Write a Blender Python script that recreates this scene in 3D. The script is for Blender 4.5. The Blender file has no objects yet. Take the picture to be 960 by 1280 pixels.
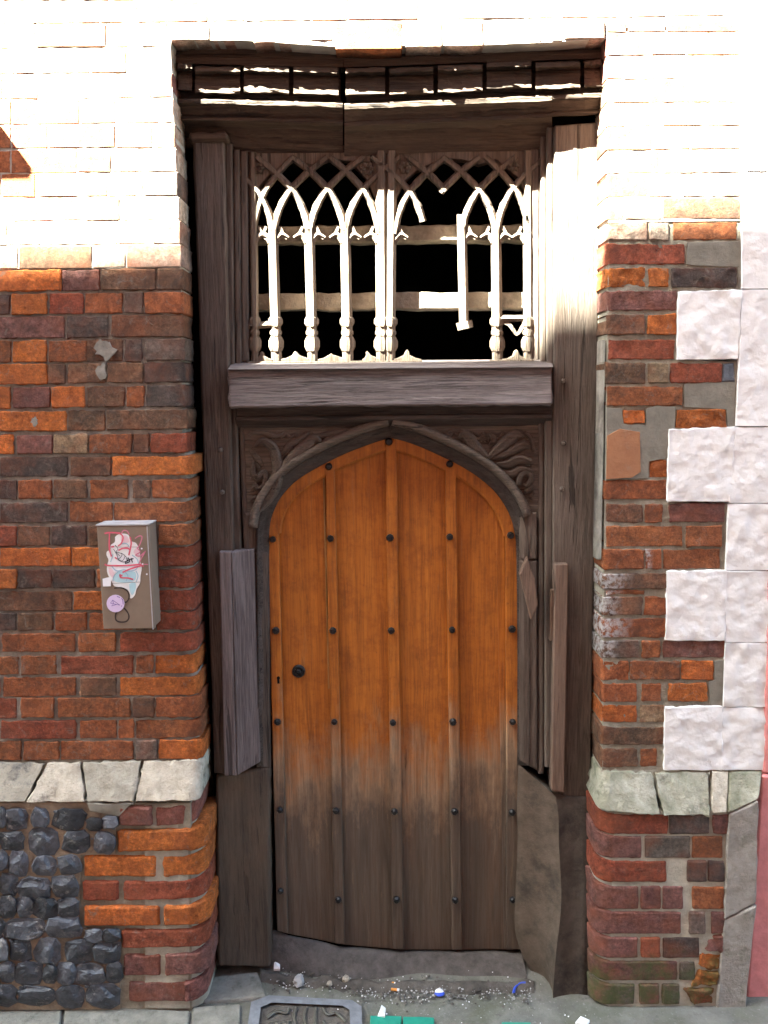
import bpy, math, random
from mathutils import Vector, noise as mn
random.seed(7)
S = bpy.context.scene
COL = S.collection
# ------------------------------------------------------------------ camera
CAM = Vector((0.0, -2.25, 1.872)); FPX = 995.0
PITCH = math.radians(8.4); ROLL = math.radians(0.8)
r0 = Vector((1, 0, 0)); u0 = Vector((0, math.sin(PITCH), math.cos(PITCH))); fw = Vector((0, math.cos(PITCH), -math.sin(PITCH)))
rt = r0*math.cos(ROLL) - u0*math.sin(ROLL); up = u0*math.cos(ROLL) + r0*math.sin(ROLL)
cd = bpy.data.cameras.new("camera"); cam = bpy.data.objects.new("camera", cd); COL.objects.link(cam)
cd.sensor_fit = 'VERTICAL'; cd.sensor_height = 36.0; cd.lens = FPX/1280*36.0
cd.clip_start = 0.05; cd.clip_end = 500
from mathutils import Matrix
M = Matrix((rt, up, -fw)).transposed().to_4x4(); M.translation = CAM; cam.matrix_world = M
S.camera = cam
# ------------------------------------------------------------------ world, sun, exposure
SUN = Vector((1.4, 1.0, -2.2))                 # direction the light travels
w = bpy.data.worlds.new("World"); S.world = w; w.use_nodes = True
wn = w.node_tree.nodes; bg = wn['Background']
sky = wn.new('ShaderNodeTexSky'); sky.sky_type = 'NISHITA'; sky.sun_disc = False
sky.sun_elevation = math.asin(2.2/SUN.length); sky.sun_rotation = math.atan2(-SUN.x, -SUN.y)
sky.air_density = 1.0; sky.dust_density = 2.0; sky.ozone_density = 1.0
w.node_tree.links.new(sky.outputs[0], bg.inputs[0]); bg.inputs[1].default_value = 0.05
sl = bpy.data.lights.new("sun", 'SUN'); sl.energy = 5.0; sl.angle = math.radians(0.45); sl.color = (1, .95, .88)
so = bpy.data.objects.new("sun", sl); COL.objects.link(so); so.location = (-3, -3, 9)
so.rotation_euler = SUN.to_track_quat('-Z', 'Y').to_euler()
S.cycles.use_denoising = True; S.cycles.adaptive_threshold = 0.004
S.view_settings.view_transform = 'Standard'; S.view_settings.look = 'None'
S.view_settings.exposure = 5.5; S.view_settings.gamma = 1.0
try:
    S.view_settings.use_white_balance = True
    S.view_settings.white_balance_temperature = 6480
    S.view_settings.white_balance_tint = -6
except Exception: pass

# ------------------------------------------------------------------ helpers
def ray(px, py):
    return fw + rt*((px-480)/FPX) + up*((640-py)/FPX)
def W(px, py, y=0.0):                            # point of the vertical plane at depth y
    d = ray(px, py); return CAM + d*((y-CAM.y)/d.y)
def G(px, py, z=0.0):                            # point of the ground
    d = ray(px, py); return CAM + d*((z-CAM.z)/d.z)
def thing(name, label, cat, loc=(0, 0, 0), group=None):
    o = bpy.data.objects.new(name, None); o.empty_display_size = .05; COL.objects.link(o)
    o.location = loc; o['label'] = label; o['category'] = cat
    if group: o['group'] = group
    return o
def wloc(o):
    v = Vector(o.location)
    while o.parent: o = o.parent; v += Vector(o.location)
    return v
def build(name, verts, faces, mat, parent=None, smooth=False, color=None):
    vs = [Vector(v) for v in verts]
    lo = [min(v[i] for v in vs) for i in range(3)]; hi = [max(v[i] for v in vs) for i in range(3)]
    c = Vector([(a+b)/2 for a, b in zip(lo, hi)])
    me = bpy.data.meshes.new(name); me.from_pydata([v-c for v in vs], [], faces); me.update()
    if smooth: me.polygons.foreach_set('use_smooth', [True]*len(me.polygons))
    me.materials.append(mat)
    o = bpy.data.objects.new(name, me); COL.objects.link(o)
    if parent is not None:
        o.parent = parent; o.location = c - wloc(parent)
    else: o.location = c
    if color: o.color = color
    return o
def tag(o, label, cat, group=None):
    o['label'] = label; o['category'] = cat
    if group: o['group'] = group
    return o
def N3(v, f, s=0): return mn.noise(Vector((v[0]*f+s*7.13, v[1]*f+s*3.7, v[2]*f-s*5.1)))
SEED = [0]
def slab_geo(pts, depth, nx, nz, bev, amp=0, fr=30, wob=0, rL=0, rR=0, anis=(1, 1, 1), axis=1, fine=0):
    """pts: TL,TR,BR,BL world points of the front face; pushes along +Y (axis 1) or -Z (axis 2) for the back"""
    SEED[0] += 1; sd = SEED[0]
    TL, TR, BR, BL = [Vector(p) for p in pts]
    wd = ((TR-TL).length+(BR-BL).length)/2; ht = ((TL-BL).length+(TR-BR).length)/2
    def samples(L, n, a, b):
        s = {0.0, 1.0}
        ba = min(bev/L, .3)
        if a > bev:
            for q in (.05, .2, .45, .75, 1): s.add(min(a*q/L, .95))
        else: s.add(ba)
        if b > bev:
            for q in (.05, .2, .45, .75, 1): s.add(max(1-b*q/L, .05))
        else: s.add(1-ba)
        if bev > 0: s.add(max(a/L, ba)+.45*ba); s.add(1-max(b/L, ba)-.45*ba)
        lo = max(a/L, ba); hi = 1-max(b/L, ba)
        for i in range(1, n): s.add(lo+(hi-lo)*i/n)
        return sorted(s)
    us = samples(wd, nx, rL, rR); vs = samples(ht, nz, 0, 0)
    push = Vector((0, 1, 0)) if axis == 1 else Vector((0, 0, -1))
    verts = []; nU = len(us); nV = len(vs)
    du = (TR-TL).normalized(); dv = (BL-TL).normalized()
    for j, v in enumerate(vs):
        for i, u in enumerate(us):
            p = (TL*(1-u)+TR*u)*(1-v) + (BL*(1-u)+BR*u)*v
            q = Vector((p.x*anis[0], p.y*anis[1], p.z*anis[2]))
            off = 0
            if v in (0.0, 1.0): off = bev
            if u == 0.0: off = max(off, bev)
            if u == 1.0: off = max(off, bev)
            s = u*wd
            if rL > bev and s < rL: off = max(off, rL-math.sqrt(max(0, rL*rL-(rL-s)**2)))
            s = (1-u)*wd
            if rR > bev and s < rR: off = max(off, rR-math.sqrt(max(0, rR*rR-(rR-s)**2)))
            off += amp*N3(q, fr, sd) + amp*.5*N3(q, fr*2.7, sd+3)
            p = p + push*off
            if wob:
                e1 = (N3(q, 40, sd+11)+.7*N3(q, 110, sd+31))*wob; e2 = (N3(q, 40, sd+23)+.7*N3(q, 110, sd+37))*wob
                if v in (0.0, 1.0): p = p + dv*(e1 + (abs(e2)*1.2 if v == 0 else -abs(e2)*1.2))
                if u in (0.0, 1.0): p = p + du*(e2 + (abs(e1)*1.2 if u == 0 else -abs(e1)*1.2))
                if v in (0.0, 1.0) and u in (0.0, 1.0):
                    p = p + du*(wob*.9 if u == 0 else -wob*.9) + dv*(wob*.9 if v == 0 else -wob*.9)
            verts.append(p)
    faces = [(j*nU+i, (j+1)*nU+i, (j+1)*nU+i+1, j*nU+i+1) for j in range(nV-1) for i in range(nU-1)]
    ring = [i for i in range(nU)] + [j*nU+nU-1 for j in range(1, nV)] + [(nV-1)*nU+i for i in range(nU-2, -1, -1)] + [j*nU for j in range(nV-2, 0, -1)]
    base = len(verts)
    if axis == 1:
        yb = min((TL.y, TR.y, BR.y, BL.y)) + depth
        for k in ring:
            p = verts[k].copy(); p.y = max(yb, p.y+.001); verts.append(p)
    else:
        for k in ring: verts.append(verts[k]+push*depth)
    n = len(ring)
    for k in range(n):
        a, b = ring[k], ring[(k+1) % n]
        faces.append((a, b, base+(k+1) % n, base+k))
    faces.append(tuple(base+k for k in range(n)))
    return verts, faces
def slab(name, q, y, depth, mat, parent, nx=3, nz=2, bev=.004, color=None, smooth=True, **kw):
    ys = y if isinstance(y, (list, tuple)) else (y,)*4
    pts = [W(p[0], p[1], yy) for p, yy in zip(q, ys)]
    v, f = slab_geo(pts, depth, nx, nz, bev, **kw)
    return build(name, v, f, mat, parent, smooth, color)
def rect(x0, y0, x1, y1): return [(x0, y0), (x1, y0), (x1, y1), (x0, y1)]
def prism(name, pp, yf, yb, mat, parent, cham=0, color=None):
    """px outline at depth yf, extruded straight back to depth yb"""
    P = [W(p[0], p[1], yf) for p in pp]; n = len(P); c = sum(P, Vector())/n
    verts = []; faces = []
    if cham:
        # inset along the bisector
        for i in range(n):
            a, b, d = P[i-1], P[i], P[(i+1) % n]
            e1 = (b-a).normalized(); e2 = (d-b).normalized()
            n1 = Vector((e1.z, 0, -e1.x)); n2 = Vector((e2.z, 0, -e2.x)); m = (n1+n2)
            m = m.normalized() if m.length > 1e-5 else n1
            k = cham/max(.35, m.dot(n1))
            t = b - m*k
            area = sum(P[j].x*P[(j+1) % n].z-P[(j+1) % n].x*P[j].z for j in range(n))
            if area > 0: t = b - m*k
            else: t = b + m*k
            verts.append(Vector((t.x, yf, t.z)))
        for p in P: verts.append(Vector((p.x, yf+cham, p.z)))
        for p in P: verts.append(Vector((p.x, yb, p.z)))
        rings = 3
    else:
        for p in P: verts.append(p)
        for p in P: verts.append(Vector((p.x, yb, p.z)))
        rings = 2
    faces.append(tuple(range(n)))
    for k in range(rings-1):
        for i in range(n):
            j = (i+1) % n; faces.append((k*n+i, k*n+j, (k+1)*n+j, (k+1)*n+i))
    faces.append(tuple((rings-1)*n+i for i in range(n-1, -1, -1)))
    return build(name, verts, faces, mat, parent, False, color)
def box_geo(lo, hi):
    x0, y0, z0 = lo; x1, y1, z1 = hi
    v = [(x0, y0, z0), (x1, y0, z0), (x1, y1, z0), (x0, y1, z0), (x0, y0, z1), (x1, y0, z1), (x1, y1, z1), (x0, y1, z1)]
    return v, [(0, 3, 2, 1), (4, 5, 6, 7), (0, 1, 5, 4), (1, 2, 6, 5), (2, 3, 7, 6), (3, 0, 4, 7)]
def box(name, lo, hi, mat, parent=None): return build(name, *box_geo(lo, hi), mat, parent)
def smoothline(pp, k=4):
    """Catmull-Rom through px points"""
    out = []; n = len(pp)
    for i in range(n-1):
        p0 = pp[max(i-1, 0)]; p1 = pp[i]; p2 = pp[i+1]; p3 = pp[min(i+2, n-1)]
        for s in range(k):
            t = s/k
            out.append(tuple(.5*(2*b+(c-a)*t+(2*a-5*b+4*c-d)*t*t+(3*b-a-3*c+d)*t**3) for a, b, c, d in zip(p0, p1, p2, p3)))
    out.append(tuple(pp[-1])); return out
def sweep_geo(pp, prof, close_ends=True, jit=0):
    """px path (with offsets to its left in px) ; prof: list of (offset_px, depth y). Section is a polyline closed through its ends."""
    n = len(pp); m = len(prof); verts = []; faces = []
    for i, p in enumerate(pp):
        a = pp[max(i-1, 0)]; b = pp[min(i+1, n-1)]
        tx, ty = b[0]-a[0], b[1]-a[1]; L = math.hypot(tx, ty) or 1
        nx_, ny_ = ty/L, -tx/L
        k = p[2] if len(p) > 2 else 1
        jj = 1+jit*mn.noise(Vector((p[0]*.13, p[1]*.13, jit*50)))
        for o, y in prof: verts.append(W(p[0]+nx_*o*k*jj, p[1]+ny_*o*k*jj, y))
    for i in range(n-1):
        for j in range(m):
            q = (j+1) % m
            faces.append((i*m+j, i*m+q, (i+1)*m+q, (i+1)*m+j))
    if close_ends:
        faces.append(tuple(range(m-1, -1, -1))); faces.append(tuple((n-1)*m+j for j in range(m)))
    return verts, faces
def join_geo(parts):
    V = []; F = []
    for v, f in parts:
        b = len(V); V += list(v); F += [tuple(i+b for i in q) for q in f]
    return V, F
def carve_geo(pp, wid, y, h, k=4):
    """raised half-round carving along a px path; wid px half width list"""
    P = smoothline([(p[0], p[1], wd) for p, wd in zip(pp, wid)], k)
    n = len(P); V = []; F = []; sec = [(-1, 0), (-.8, .55), (-.25, 1), (.0, .82), (.25, 1), (.8, .55), (1, 0)]
    for i, p in enumerate(P):
        a = P[max(i-1, 0)]; b = P[min(i+1, n-1)]; tx, ty = b[0]-a[0], b[1]-a[1]; L = math.hypot(tx, ty) or 1
        for o, hh in sec:
            V.append(W(p[0]+ty/L*o*p[2]*1.12, p[1]-tx/L*o*p[2]*1.12, y-1.45*h*hh*(min(1, p[2]/3.0))))
    m = len(sec)
    for i in range(n-1):
        for j in range(m-1): F.append((i*m+j, i*m+j+1, (i+1)*m+j+1, (i+1)*m+j))
    return V, F

# ------------------------------------------------------------------ materials
class NT:
    def __init__(s, name, rough=.85, spec=.25):
        s.m = bpy.data.materials.new(name); s.m.use_nodes = True; s.t = s.m.node_tree; s.n = s.t.nodes
        s.b = s.n['Principled BSDF']; s.b.inputs['Roughness'].default_value = rough
        s.b.inputs['Specular IOR Level'].default_value = spec
        s.geo = s.n.new('ShaderNodeNewGeometry'); s.oi = s.n.new('ShaderNodeObjectInfo')
    def link(s, a, b): s.t.links.new(a, b)
    def pos(s, sc=(1, 1, 1), rnd=0):
        p = s.geo.outputs['Position']
        if rnd:
            v = s.n.new('ShaderNodeVectorMath'); v.operation = 'MULTIPLY_ADD'
            cx = s.n.new('ShaderNodeCombineXYZ')
            for i in range(3): s.link(s.oi.outputs['Random'], cx.inputs[i])
            v.inputs[1].default_value = (rnd, rnd*1.7, rnd*.6); s.link(cx.outputs[0], v.inputs[0]); s.link(p, v.inputs[2]); p = v.outputs[0]
        v = s.n.new('ShaderNodeVectorMath'); v.operation = 'MULTIPLY'; v.inputs[1].default_value = sc
        s.link(p, v.inputs[0]); return v.outputs[0]
    def noise(s, vec, scale, det=4, ro=.55, dist=0):
        x = s.n.new('ShaderNodeTexNoise'); x.inputs['Scale'].default_value = scale; x.inputs['Detail'].default_value = det
        x.inputs['Roughness'].default_value = ro; x.inputs['Distortion'].default_value = dist
        s.link(vec, x.inputs['Vector']); return x.outputs[0]
    def voro(s, vec, scale, feat='F1'):
        x = s.n.new('ShaderNodeTexVoronoi'); x.feature = feat; x.inputs['Scale'].default_value = scale
        s.link(vec, x.inputs['Vector']); return x.outputs[0]
    def rng(s, v, a, b, c=0.0, d=1.0):
        x = s.n.new('ShaderNodeMapRange'); x.clamp = True
        for i, k in enumerate((a, b, c, d)): x.inputs[i+1].default_value = k
        s.link(v, x.inputs[0]); return x.outputs[0]
    def val(s, op, a, b):
        x = s.n.new('ShaderNodeMath'); x.operation = op
        for i, k in enumerate((a, b)):
            if isinstance(k, (int, float)): x.inputs[i].default_value = k
            else: s.link(k, x.inputs[i])
        return x.outputs[0]
    def mix(s, f, a, b, mode='MIX'):
        x = s.n.new('ShaderNodeMix'); x.data_type = 'RGBA'; x.blend_type = mode
        for sock, k in ((x.inputs[0], f), (x.inputs[6], a), (x.inputs[7], b)):
            if isinstance(k, (int, float)): sock.default_value = k
            elif isinstance(k, tuple): sock.default_value = (*k[:3], 1)
            else: s.link(k, sock)
        return x.outputs[2]
    def grey(s, v):
        x = s.n.new('ShaderNodeCombineColor')
        for i in range(3): s.link(v, x.inputs[i])
        return x.outputs[0]
    def bump(s, h, st, di=.004, prev=None):
        x = s.n.new('ShaderNodeBump'); x.inputs['Strength'].default_value = st; x.inputs['Distance'].default_value = di
        s.link(h, x.inputs['Height'])
        if prev is not None: s.link(prev, x.inputs['Normal'])
        return x.outputs[0]
    def z(s):
        x = s.n.new('ShaderNodeSeparateXYZ'); s.link(s.geo.outputs['Position'], x.inputs[0]); return x.outputs[2]
    def out(s, col, nor=None, rough=None):
        if isinstance(col, tuple): s.b.inputs['Base Color'].default_value = (*col[:3], 1)
        else: s.link(col, s.b.inputs['Base Color'])
        if nor is not None: s.link(nor, s.b.inputs['Normal'])
        if rough is not None: s.link(rough, s.b.inputs['Roughness'])
        return s.m

def mat_brick(name, lime=.45, splash=False, moss=None, bs=1.0):
    s = NT(name, .9, .2); p = s.pos(rnd=3.0); p0 = s.pos()
    v = s.val('MULTIPLY', s.rng(s.noise(p, 30, 9, .78), .32, .70, .42, 1.55), s.rng(s.noise(p, 95, 6, .8), .34, .66, .55, 1.4))
    c = s.mix(1.0, s.oi.outputs['Color'], s.grey(v), 'MULTIPLY')
    hue = s.rng(s.noise(p, 14, 3), .42, .68)
    c = s.mix(s.val('MULTIPLY', hue, .45), c, (.30, .085, .035))
    soot = s.rng(s.noise(p, 15, 9, .8, .7), .43, .58)
    soot = s.val('MULTIPLY', soot, s.oi.outputs['Alpha'])
    c = s.mix(soot, c, (.040, .031, .028))
    lm = s.rng(s.noise(p, 26, 9, .78, 1.2), .565, .66, 0, lime)
    c = s.mix(lm, c, (.23, .195, .165))
    pit = s.rng(s.voro(p, 130), .0, .20, 1, 0)
    pit = s.val('MULTIPLY', pit, s.rng(s.noise(p, 60, 2), .5, .6))
    c = s.mix(s.val('MULTIPLY', pit, .7), c, (.02, .014, .012))
    if splash:
        tc = s.n.new('ShaderNodeTexCoord'); sx = s.n.new('ShaderNodeSeparateXYZ'); s.link(tc.outputs['Generated'], sx.inputs[0])
        k = s.val('MULTIPLY', s.rng(sx.outputs[0], .12, .5, 1, 0), s.rng(s.noise(p0, 55, 6, .7), .42, .56))
        c = s.mix(s.val('MULTIPLY', k, .85), c, (.58, .55, .55))
    if moss is not None:
        zz = s.val('ADD', s.z(), s.rng(s.noise(p0, 14, 5), .2, .8, -.10, .10))
        k = s.rng(zz, moss-.04, moss+.05, .8, 0)
        k = s.val('MULTIPLY', k, s.rng(s.noise(p0, 16, 8, .8), .38, .56))
        c = s.mix(k, c, (.085, .105, .034))
    n = s.bump(s.noise(p, 40, 9, .78, .8), .9*bs, .012); n = s.bump(s.noise(p, 150, 6, .8), 1.0*bs, .005, n)
    return s.out(c, n)
def mat_mortar(name,  a=(.20, .175, .155), b=(.42, .375, .325), dark=None, bs=1):
    s = NT(name, .95, .1); p = s.pos()
    c = s.mix(s.rng(s.noise(p, 26, 6, .7), .3, .72), a, b)
    c = s.mix(s.rng(s.noise(p, 6, 4), .45, .68, 0, .75), c, dark or (.075, .062, .055))
    n = s.bump(s.noise(p, 90, 6, .75), bs, .008); return s.out(c, n)
def mat_stone(name, a, b, stain=(.06, .055, .055), samt=.7, green=None, bs=.6, sc=9):
    s = NT(name, .9, .2); p = s.pos(rnd=2)
    c = s.mix(s.rng(s.noise(p, 22, 7, .68), .3, .7), a, b)
    k = s.rng(s.noise(p, sc, 7, .72), .54, .70, 0, samt); c = s.mix(k, c, stain)
    if green: c = s.mix(s.rng(s.noise(p, 9, 7, .75), .40, .66, .0, .62), c, green)
    c = s.mix(s.rng(s.voro(p, 90), 0, .12, .6, 0), c, (.05, .045, .04))
    n = s.bump(s.noise(p, 30, 8, .7), bs, .012); n = s.bump(s.noise(p, 160, 4, .7), .4, .003, n)
    return s.out(c, n)
def mat_wood(name, dark, light, ax='z', wear=(.2, .18, .17), wamt=.3, wsc=5, grain=1.0, rough=.75, crack=.7, stain=None, spec=.25):
    s = NT(name, rough, spec)
    sc = (1, 1, .045) if ax == 'z' else (.045, 1, 1)
    p = s.pos(sc, 4.0); pi = s.pos((1, 1, 1), 4.0)
    g = s.noise(p, 150, 6, .65, 1.2)
    g2 = s.noise(p, 34, 4, .6, 2.0)
    c = s.mix(s.rng(g2, .28, .72), dark, light)
    c = s.mix(s.val('MULTIPLY', s.rng(g, .38, .58, 1, 0), .68*grain), c, tuple(x*.42 for x in dark))
    k = s.rng(s.noise(s.pos((1, 1, .22) if ax == 'z' else (.22, 1, 1), 4), wsc, 7, .72), .44, .74, 0, wamt)
    c = s.mix(k, c, wear)
    cr = s.rng(s.noise(p, 52, 4, .6, .5), .34, .385, crack, 0); c = s.mix(cr, c, tuple(x*.18 for x in dark))
    if stain:
        c = s.mix(s.rng(s.noise(pi, 7, 6, .7), .5, .68, 0, stain[1]), c, stain[0])
    c = s.mix(s.rng(s.noise(pi, 60, 7, .8), .58, .72, 0, .4), c, tuple(x*.3 for x in dark))
    n = s.bump(g, .8*grain, .006); n = s.bump(s.val('MULTIPLY', cr, -1), .6, .006, n)
    n = s.bump(s.noise(pi, 40, 5), .25, .004, n)
    return s.out(c, n)
def mat_plain(name, col, rough=.6, spec=.3, metal=0, var=.25, sc=30, bs=.2, bd=.002):
    s = NT(name, rough, spec); s.b.inputs['Metallic'].default_value = metal; p = s.pos(rnd=1)
    c = s.mix(s.rng(s.noise(p, sc, 6, .7), .3, .7), tuple(x*(1-var) for x in col), tuple(min(1, x*(1+var)) for x in col))
    return s.out(c, s.bump(s.noise(p, sc*2, 5), bs, bd))

ZW = W(480, 975, .17).z
def mat_door():
    s = NT("door_oak", .55, .3)
    p = s.pos((1, 1, .04), 4); pi = s.pos((1, 1, 1), 4); pz = s.pos((1, 1, .12), 4)
    g = s.noise(p, 170, 6, .65, 1.0); g2 = s.noise(p, 30, 4, .6, 1.5)
    ora = s.mix(s.rng(g2, .28, .72), (.30, .088, .012), (.50, .165, .025))
    ora = s.mix(s.rng(s.noise(pi, 13, 8, .78), .46, .70, 0, .65), ora, (.17, .045, .012))
    gry = s.mix(s.rng(g2, .28, .72), (.070, .053, .043), (.140, .106, .082))
    gry = s.mix(s.rng(s.noise(pz, 10, 6, .7), .55, .72, 0, .5), gry, (.15, .07, .035))
    tan = s.mix(s.rng(g2, .3, .7), (.22, .125, .07), (.38, .26, .17))
    zz = s.val('ADD', s.val('ADD', s.z(), s.rng(s.oi.outputs['Random'], 0, 1, -.07, .07)), s.rng(s.noise(s.pos((1, 1, .35), 4), 12, 8, .72), .28, .72, -.16, .16))
    c = s.mix(s.rng(zz, ZW+.02, ZW+.24), tan, ora)
    c = s.mix(s.rng(zz, ZW-.13, ZW+.05), gry, c)
    c = s.mix(s.val('MULTIPLY', s.rng(g, .38, .56, 1, 0), .34), c, (.06, .028, .012))
    c = s.mix(s.rng(s.noise(pz, 22, 5, .65), .64, .72, 0, .85), c, (.035, .020, .012)); c = s.mix(s.rng(s.noise(pi, 55, 6, .8), .60, .72, 0, .45), c, (.06, .035, .02)); c = s.mix(s.rng(s.noise(s.pos((1, 1, .07), 4), 60, 5, .7), .60, .70, 0, .2), c, (.36, .24, .14))
    n = s.bump(g, .45, .003); n = s.bump(s.noise(pi, 30, 4), .2, .004, n)
    return s.out(c, n)
def mat_flint():
    s = NT("flint", .5, .45); p = s.pos(rnd=5)
    c = s.mix(s.rng(s.noise(p, 28, 6, .65), .3, .7), (.020, .022, .029), (.088, .094, .112))
    c = s.mix(1.0, c, s.grey(s.rng(s.oi.outputs['Random'], 0, 1, .55, 1.7)), 'MULTIPLY'); c = s.mix(s.rng(s.noise(p, 20, 8, .8), .56, .64, 0, .75), c, (.30, .29, .28))
    n = s.bump(s.noise(p, 45, 5, .6), .8, .008)
    return s.out(c, n)
def mat_white():
    s = NT("white_masonry_paint", .75, .3); p = s.pos()
    c = s.mix(s.rng(s.noise(p, 12, 6, .7), .3, .7), (.72, .69, .685), (.84, .81, .805))
    c = s.mix(s.rng(s.noise(p, 20, 7, .78), .64, .71, 0, .6), c, (.45, .36, .29))
    n = s.bump(s.noise(p, 26, 2, .4), .50, .014); n = s.bump(s.noise(p, 64, 3, .5), .30, .006, n); n = s.bump(s.noise(p, 200, 3), .3, .002, n)
    return s.out(c, n)
def mat_ground():
    s = NT("concrete", .92, .2); p = s.pos()
    c = s.mix(s.rng(s.noise(p, 9, 7, .7), .3, .7), (.10, .095, .083), (.205, .195, .172))
    c = s.mix(s.rng(s.noise(p, 5, 7, .75), .46, .66, 0, .8), c, (.095, .098, .066))
    c = s.mix(s.rng(s.noise(p, 120, 3), .62, .72, 0, .5), c, (.30, .29, .275))
    c = s.mix(s.rng(s.noise(p, 34, 8, .8), .56, .70, 0, .8), c, (.06, .056, .05))
    n = s.bump(s.noise(p, 45, 8, .75), .8, .008)
    return s.out(c, n)

MB = mat_brick("brick_clay", .65); MBU = mat_brick("brick_clay_smooth", .3, bs=.30); MBS = mat_brick("brick_clay_paint_splashed", .3, True)
MBP = mat_brick("brick_clay_mossy", .22, False, moss=.13)
MM = mat_mortar("mortar_sooty"); MMU = mat_mortar('mortar_sunlit', (.34, .31, .27), (.52, .48, .42), (.22, .19, .165), bs=.15); MM2 = mat_mortar("mortar_pale", (.22, .195, .15), (.47, .42, .34), (.17, .14, .11))  # MMU: paler mortar for the sunlit courses, sunlight put into the colour
MM3 = mat_mortar("mortar_cream", (.38, .345, .28), (.60, .55, .46), (.25, .22, .18))
MFB = mat_mortar("mortar_sandy", (.22, .165, .12), (.40, .31, .225), (.12, .09, .07))
MPATCH = mat_stone("cement_patch", (.16, .145, .12), (.25, .225, .185), samt=.2, bs=.35)
MSMEAR = mat_stone("brick_dust_smear", (.28, .13, .07), (.36, .17, .09), (.25, .22, .18), .5, bs=.3)
MCREAM = mat_stone("limestone_cream", (.33, .28, .22), (.62, .55, .45), (.13, .115, .10), .9, bs=1.0, sc=14)
MGREYST = mat_stone("limestone_grey", (.25, .22, .175), (.46, .415, .34), (.05, .05, .055), .95, bs=.9, sc=11)
MGREENST = mat_stone("limestone_algae", (.25, .235, .18), (.50, .465, .38), (.085, .09, .06), .85, green=(.15, .155, .085), bs=1.0, sc=13)
MRENDER = mat_stone("grey_render", (.23, .20, .175), (.39, .35, .315), (.12, .12, .085), .75, bs=1.0, sc=12)
MWHITE = mat_white()
MPINK = mat_plain("pink_masonry_paint", (.62, .23, .225), .7, .3, 0, .18, 18, .5, .006)
MPOST = mat_wood("oak_frame_dark", (.062, .043, .034), (.122, .088, .070), 'z', (.17, .135, .12), .5)
MPOSTR = mat_wood("oak_frame_worn", (.082, .058, .045), (.152, .112, .090), 'z', (.24, .20, .175), .5)
MBEAM = mat_wood("oak_beam_brown", (.045, .028, .020), (.095, .062, .044), 'x', (.14, .10, .075), .4)
MTRANS = mat_wood("oak_transom_grey", (.115, .088, .083), (.22, .18, .172), 'x', (.36, .32, .32), .55, 5, 1.2)
MTRAC = mat_wood("oak_tracery", (.10, .070, .052), (.20, .15, .115), 'z', (.30, .25, .21), .4)
MARCH = mat_wood("oak_arch_dark", (.042, .031, .026), (.092, .069, .058), 'x', (.16, .13, .125), .45, 8)
MCARVE = mat_wood("oak_carving", (.085, .064, .050), (.19, .148, .118), 'x', (.18, .15, .135), .5, 10)
MBASE = mat_wood("oak_base_rotten", (.048, .035, .027), (.095, .070, .053), 'z', (.14, .10, .068), .8, 6, .55, crack=.35)
MBASER = mat_stone("worn_timber_base", (.068, .050, .038), (.130, .099, .076), (.035, .030, .026), .85, bs=.5, sc=7)
MBASED = mat_stone('shaded_timber_base', (.050, .040, .033), (.098, .079, .066), (.025, .022, .021), .85, bs=.6, sc=7)  # darker copy for the foot's right facet, shade put into the colour
MBOARD = mat_wood("softwood_board_grey", (.13, .10, .098), (.20, .162, .160), 'z', (.28, .24, .24), .5)
MBATT = mat_wood("softwood_batten_brown", (.135, .085, .062), (.20, .132, .10), 'z', (.25, .19, .16), .5, 5, .7)
MSHARD = mat_wood("splintered_timber", (.11, .065, .045), (.24, .15, .105), 'z', (.3, .22, .18), .4)
MDOOR = mat_door(); MFLINT = mat_flint()
MDOORE = mat_wood("door_fresh_edge", (.30, .15, .05), (.42, .23, .09), 'z', (.3, .2, .1), .4)
MIRON = mat_plain("wrought_iron", (.022, .021, .023), .42, .5, .6, .4, 80, .5)
MBOX = mat_plain("brown_enamel_steel", (.205, .155, .118), .42, .4, .0, .10, 20, .1)
MBOXE = mat_plain("pale_steel_edge", (.42, .42, .45), .4, .5, .3, .2)  # pale colour carries the sky's reflection on the cabinet top; also the seam
MDARK = mat_plain("unlit_black", (.010, .009, .008), .95, .1)  # near black standing for unlit depth
MOLDBAR = mat_stone("weathered_bar", (.17, .14, .11), (.33, .28, .22), bs=.7)
MGROUND = mat_ground()
MSLAB = mat_stone("paving_stone", (.14, .133, .113), (.27, .255, .22), (.07, .072, .055), .85, bs=.9, sc=12)
MSTEP = mat_stone("worn_threshold", (.055, .048, .045), (.125, .110, .102), (.045, .038, .034), .9, bs=.8, sc=14)
MCAST = mat_plain("cast_iron_worn", (.105, .098, .082), .5, .4, .3, .45, 45, .6, .004)
MCASTF = mat_plain("cast_iron_frame", (.16, .165, .18), .6, .4, .1, .25, 40, .5, .003)
MTILE = mat_plain("turquoise_paint", (.028, .215, .150), .45, .4, 0, .18, 60, .3)
MDIRT = mat_mortar("street_dirt", (.075, .066, .058), (.17, .15, .13), (.045, .04, .037))
def flat(name, c, r=.6): return mat_plain(name, c, r, .3, 0, .06, 40, .03)
MPAPER = flat("paper_white", (.74, .73, .74)); MPINKP = flat("print_pink", (.70, .50, .56)); MBLUEP = flat("print_pale_blue", (.42, .62, .70))
MBLUEL = flat("print_blue_line", (.30, .48, .60)); MREDP = flat("marker_red", (.62, .11, .17)); MMAG = flat("marker_pink", (.55, .18, .27))
MINK = flat("ink_black", (.018, .018, .035)); MLOOP = flat("marker_brown_black", (.045, .03, .028)); MLILAC = flat("sticker_lilac", (.62, .50, .72))
MVIO = flat("ink_violet", (.13, .07, .32)); MWHT = flat("sticker_white", (.76, .76, .82)); MGRYL = flat("crease_grey", (.16, .14, .14))
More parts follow.
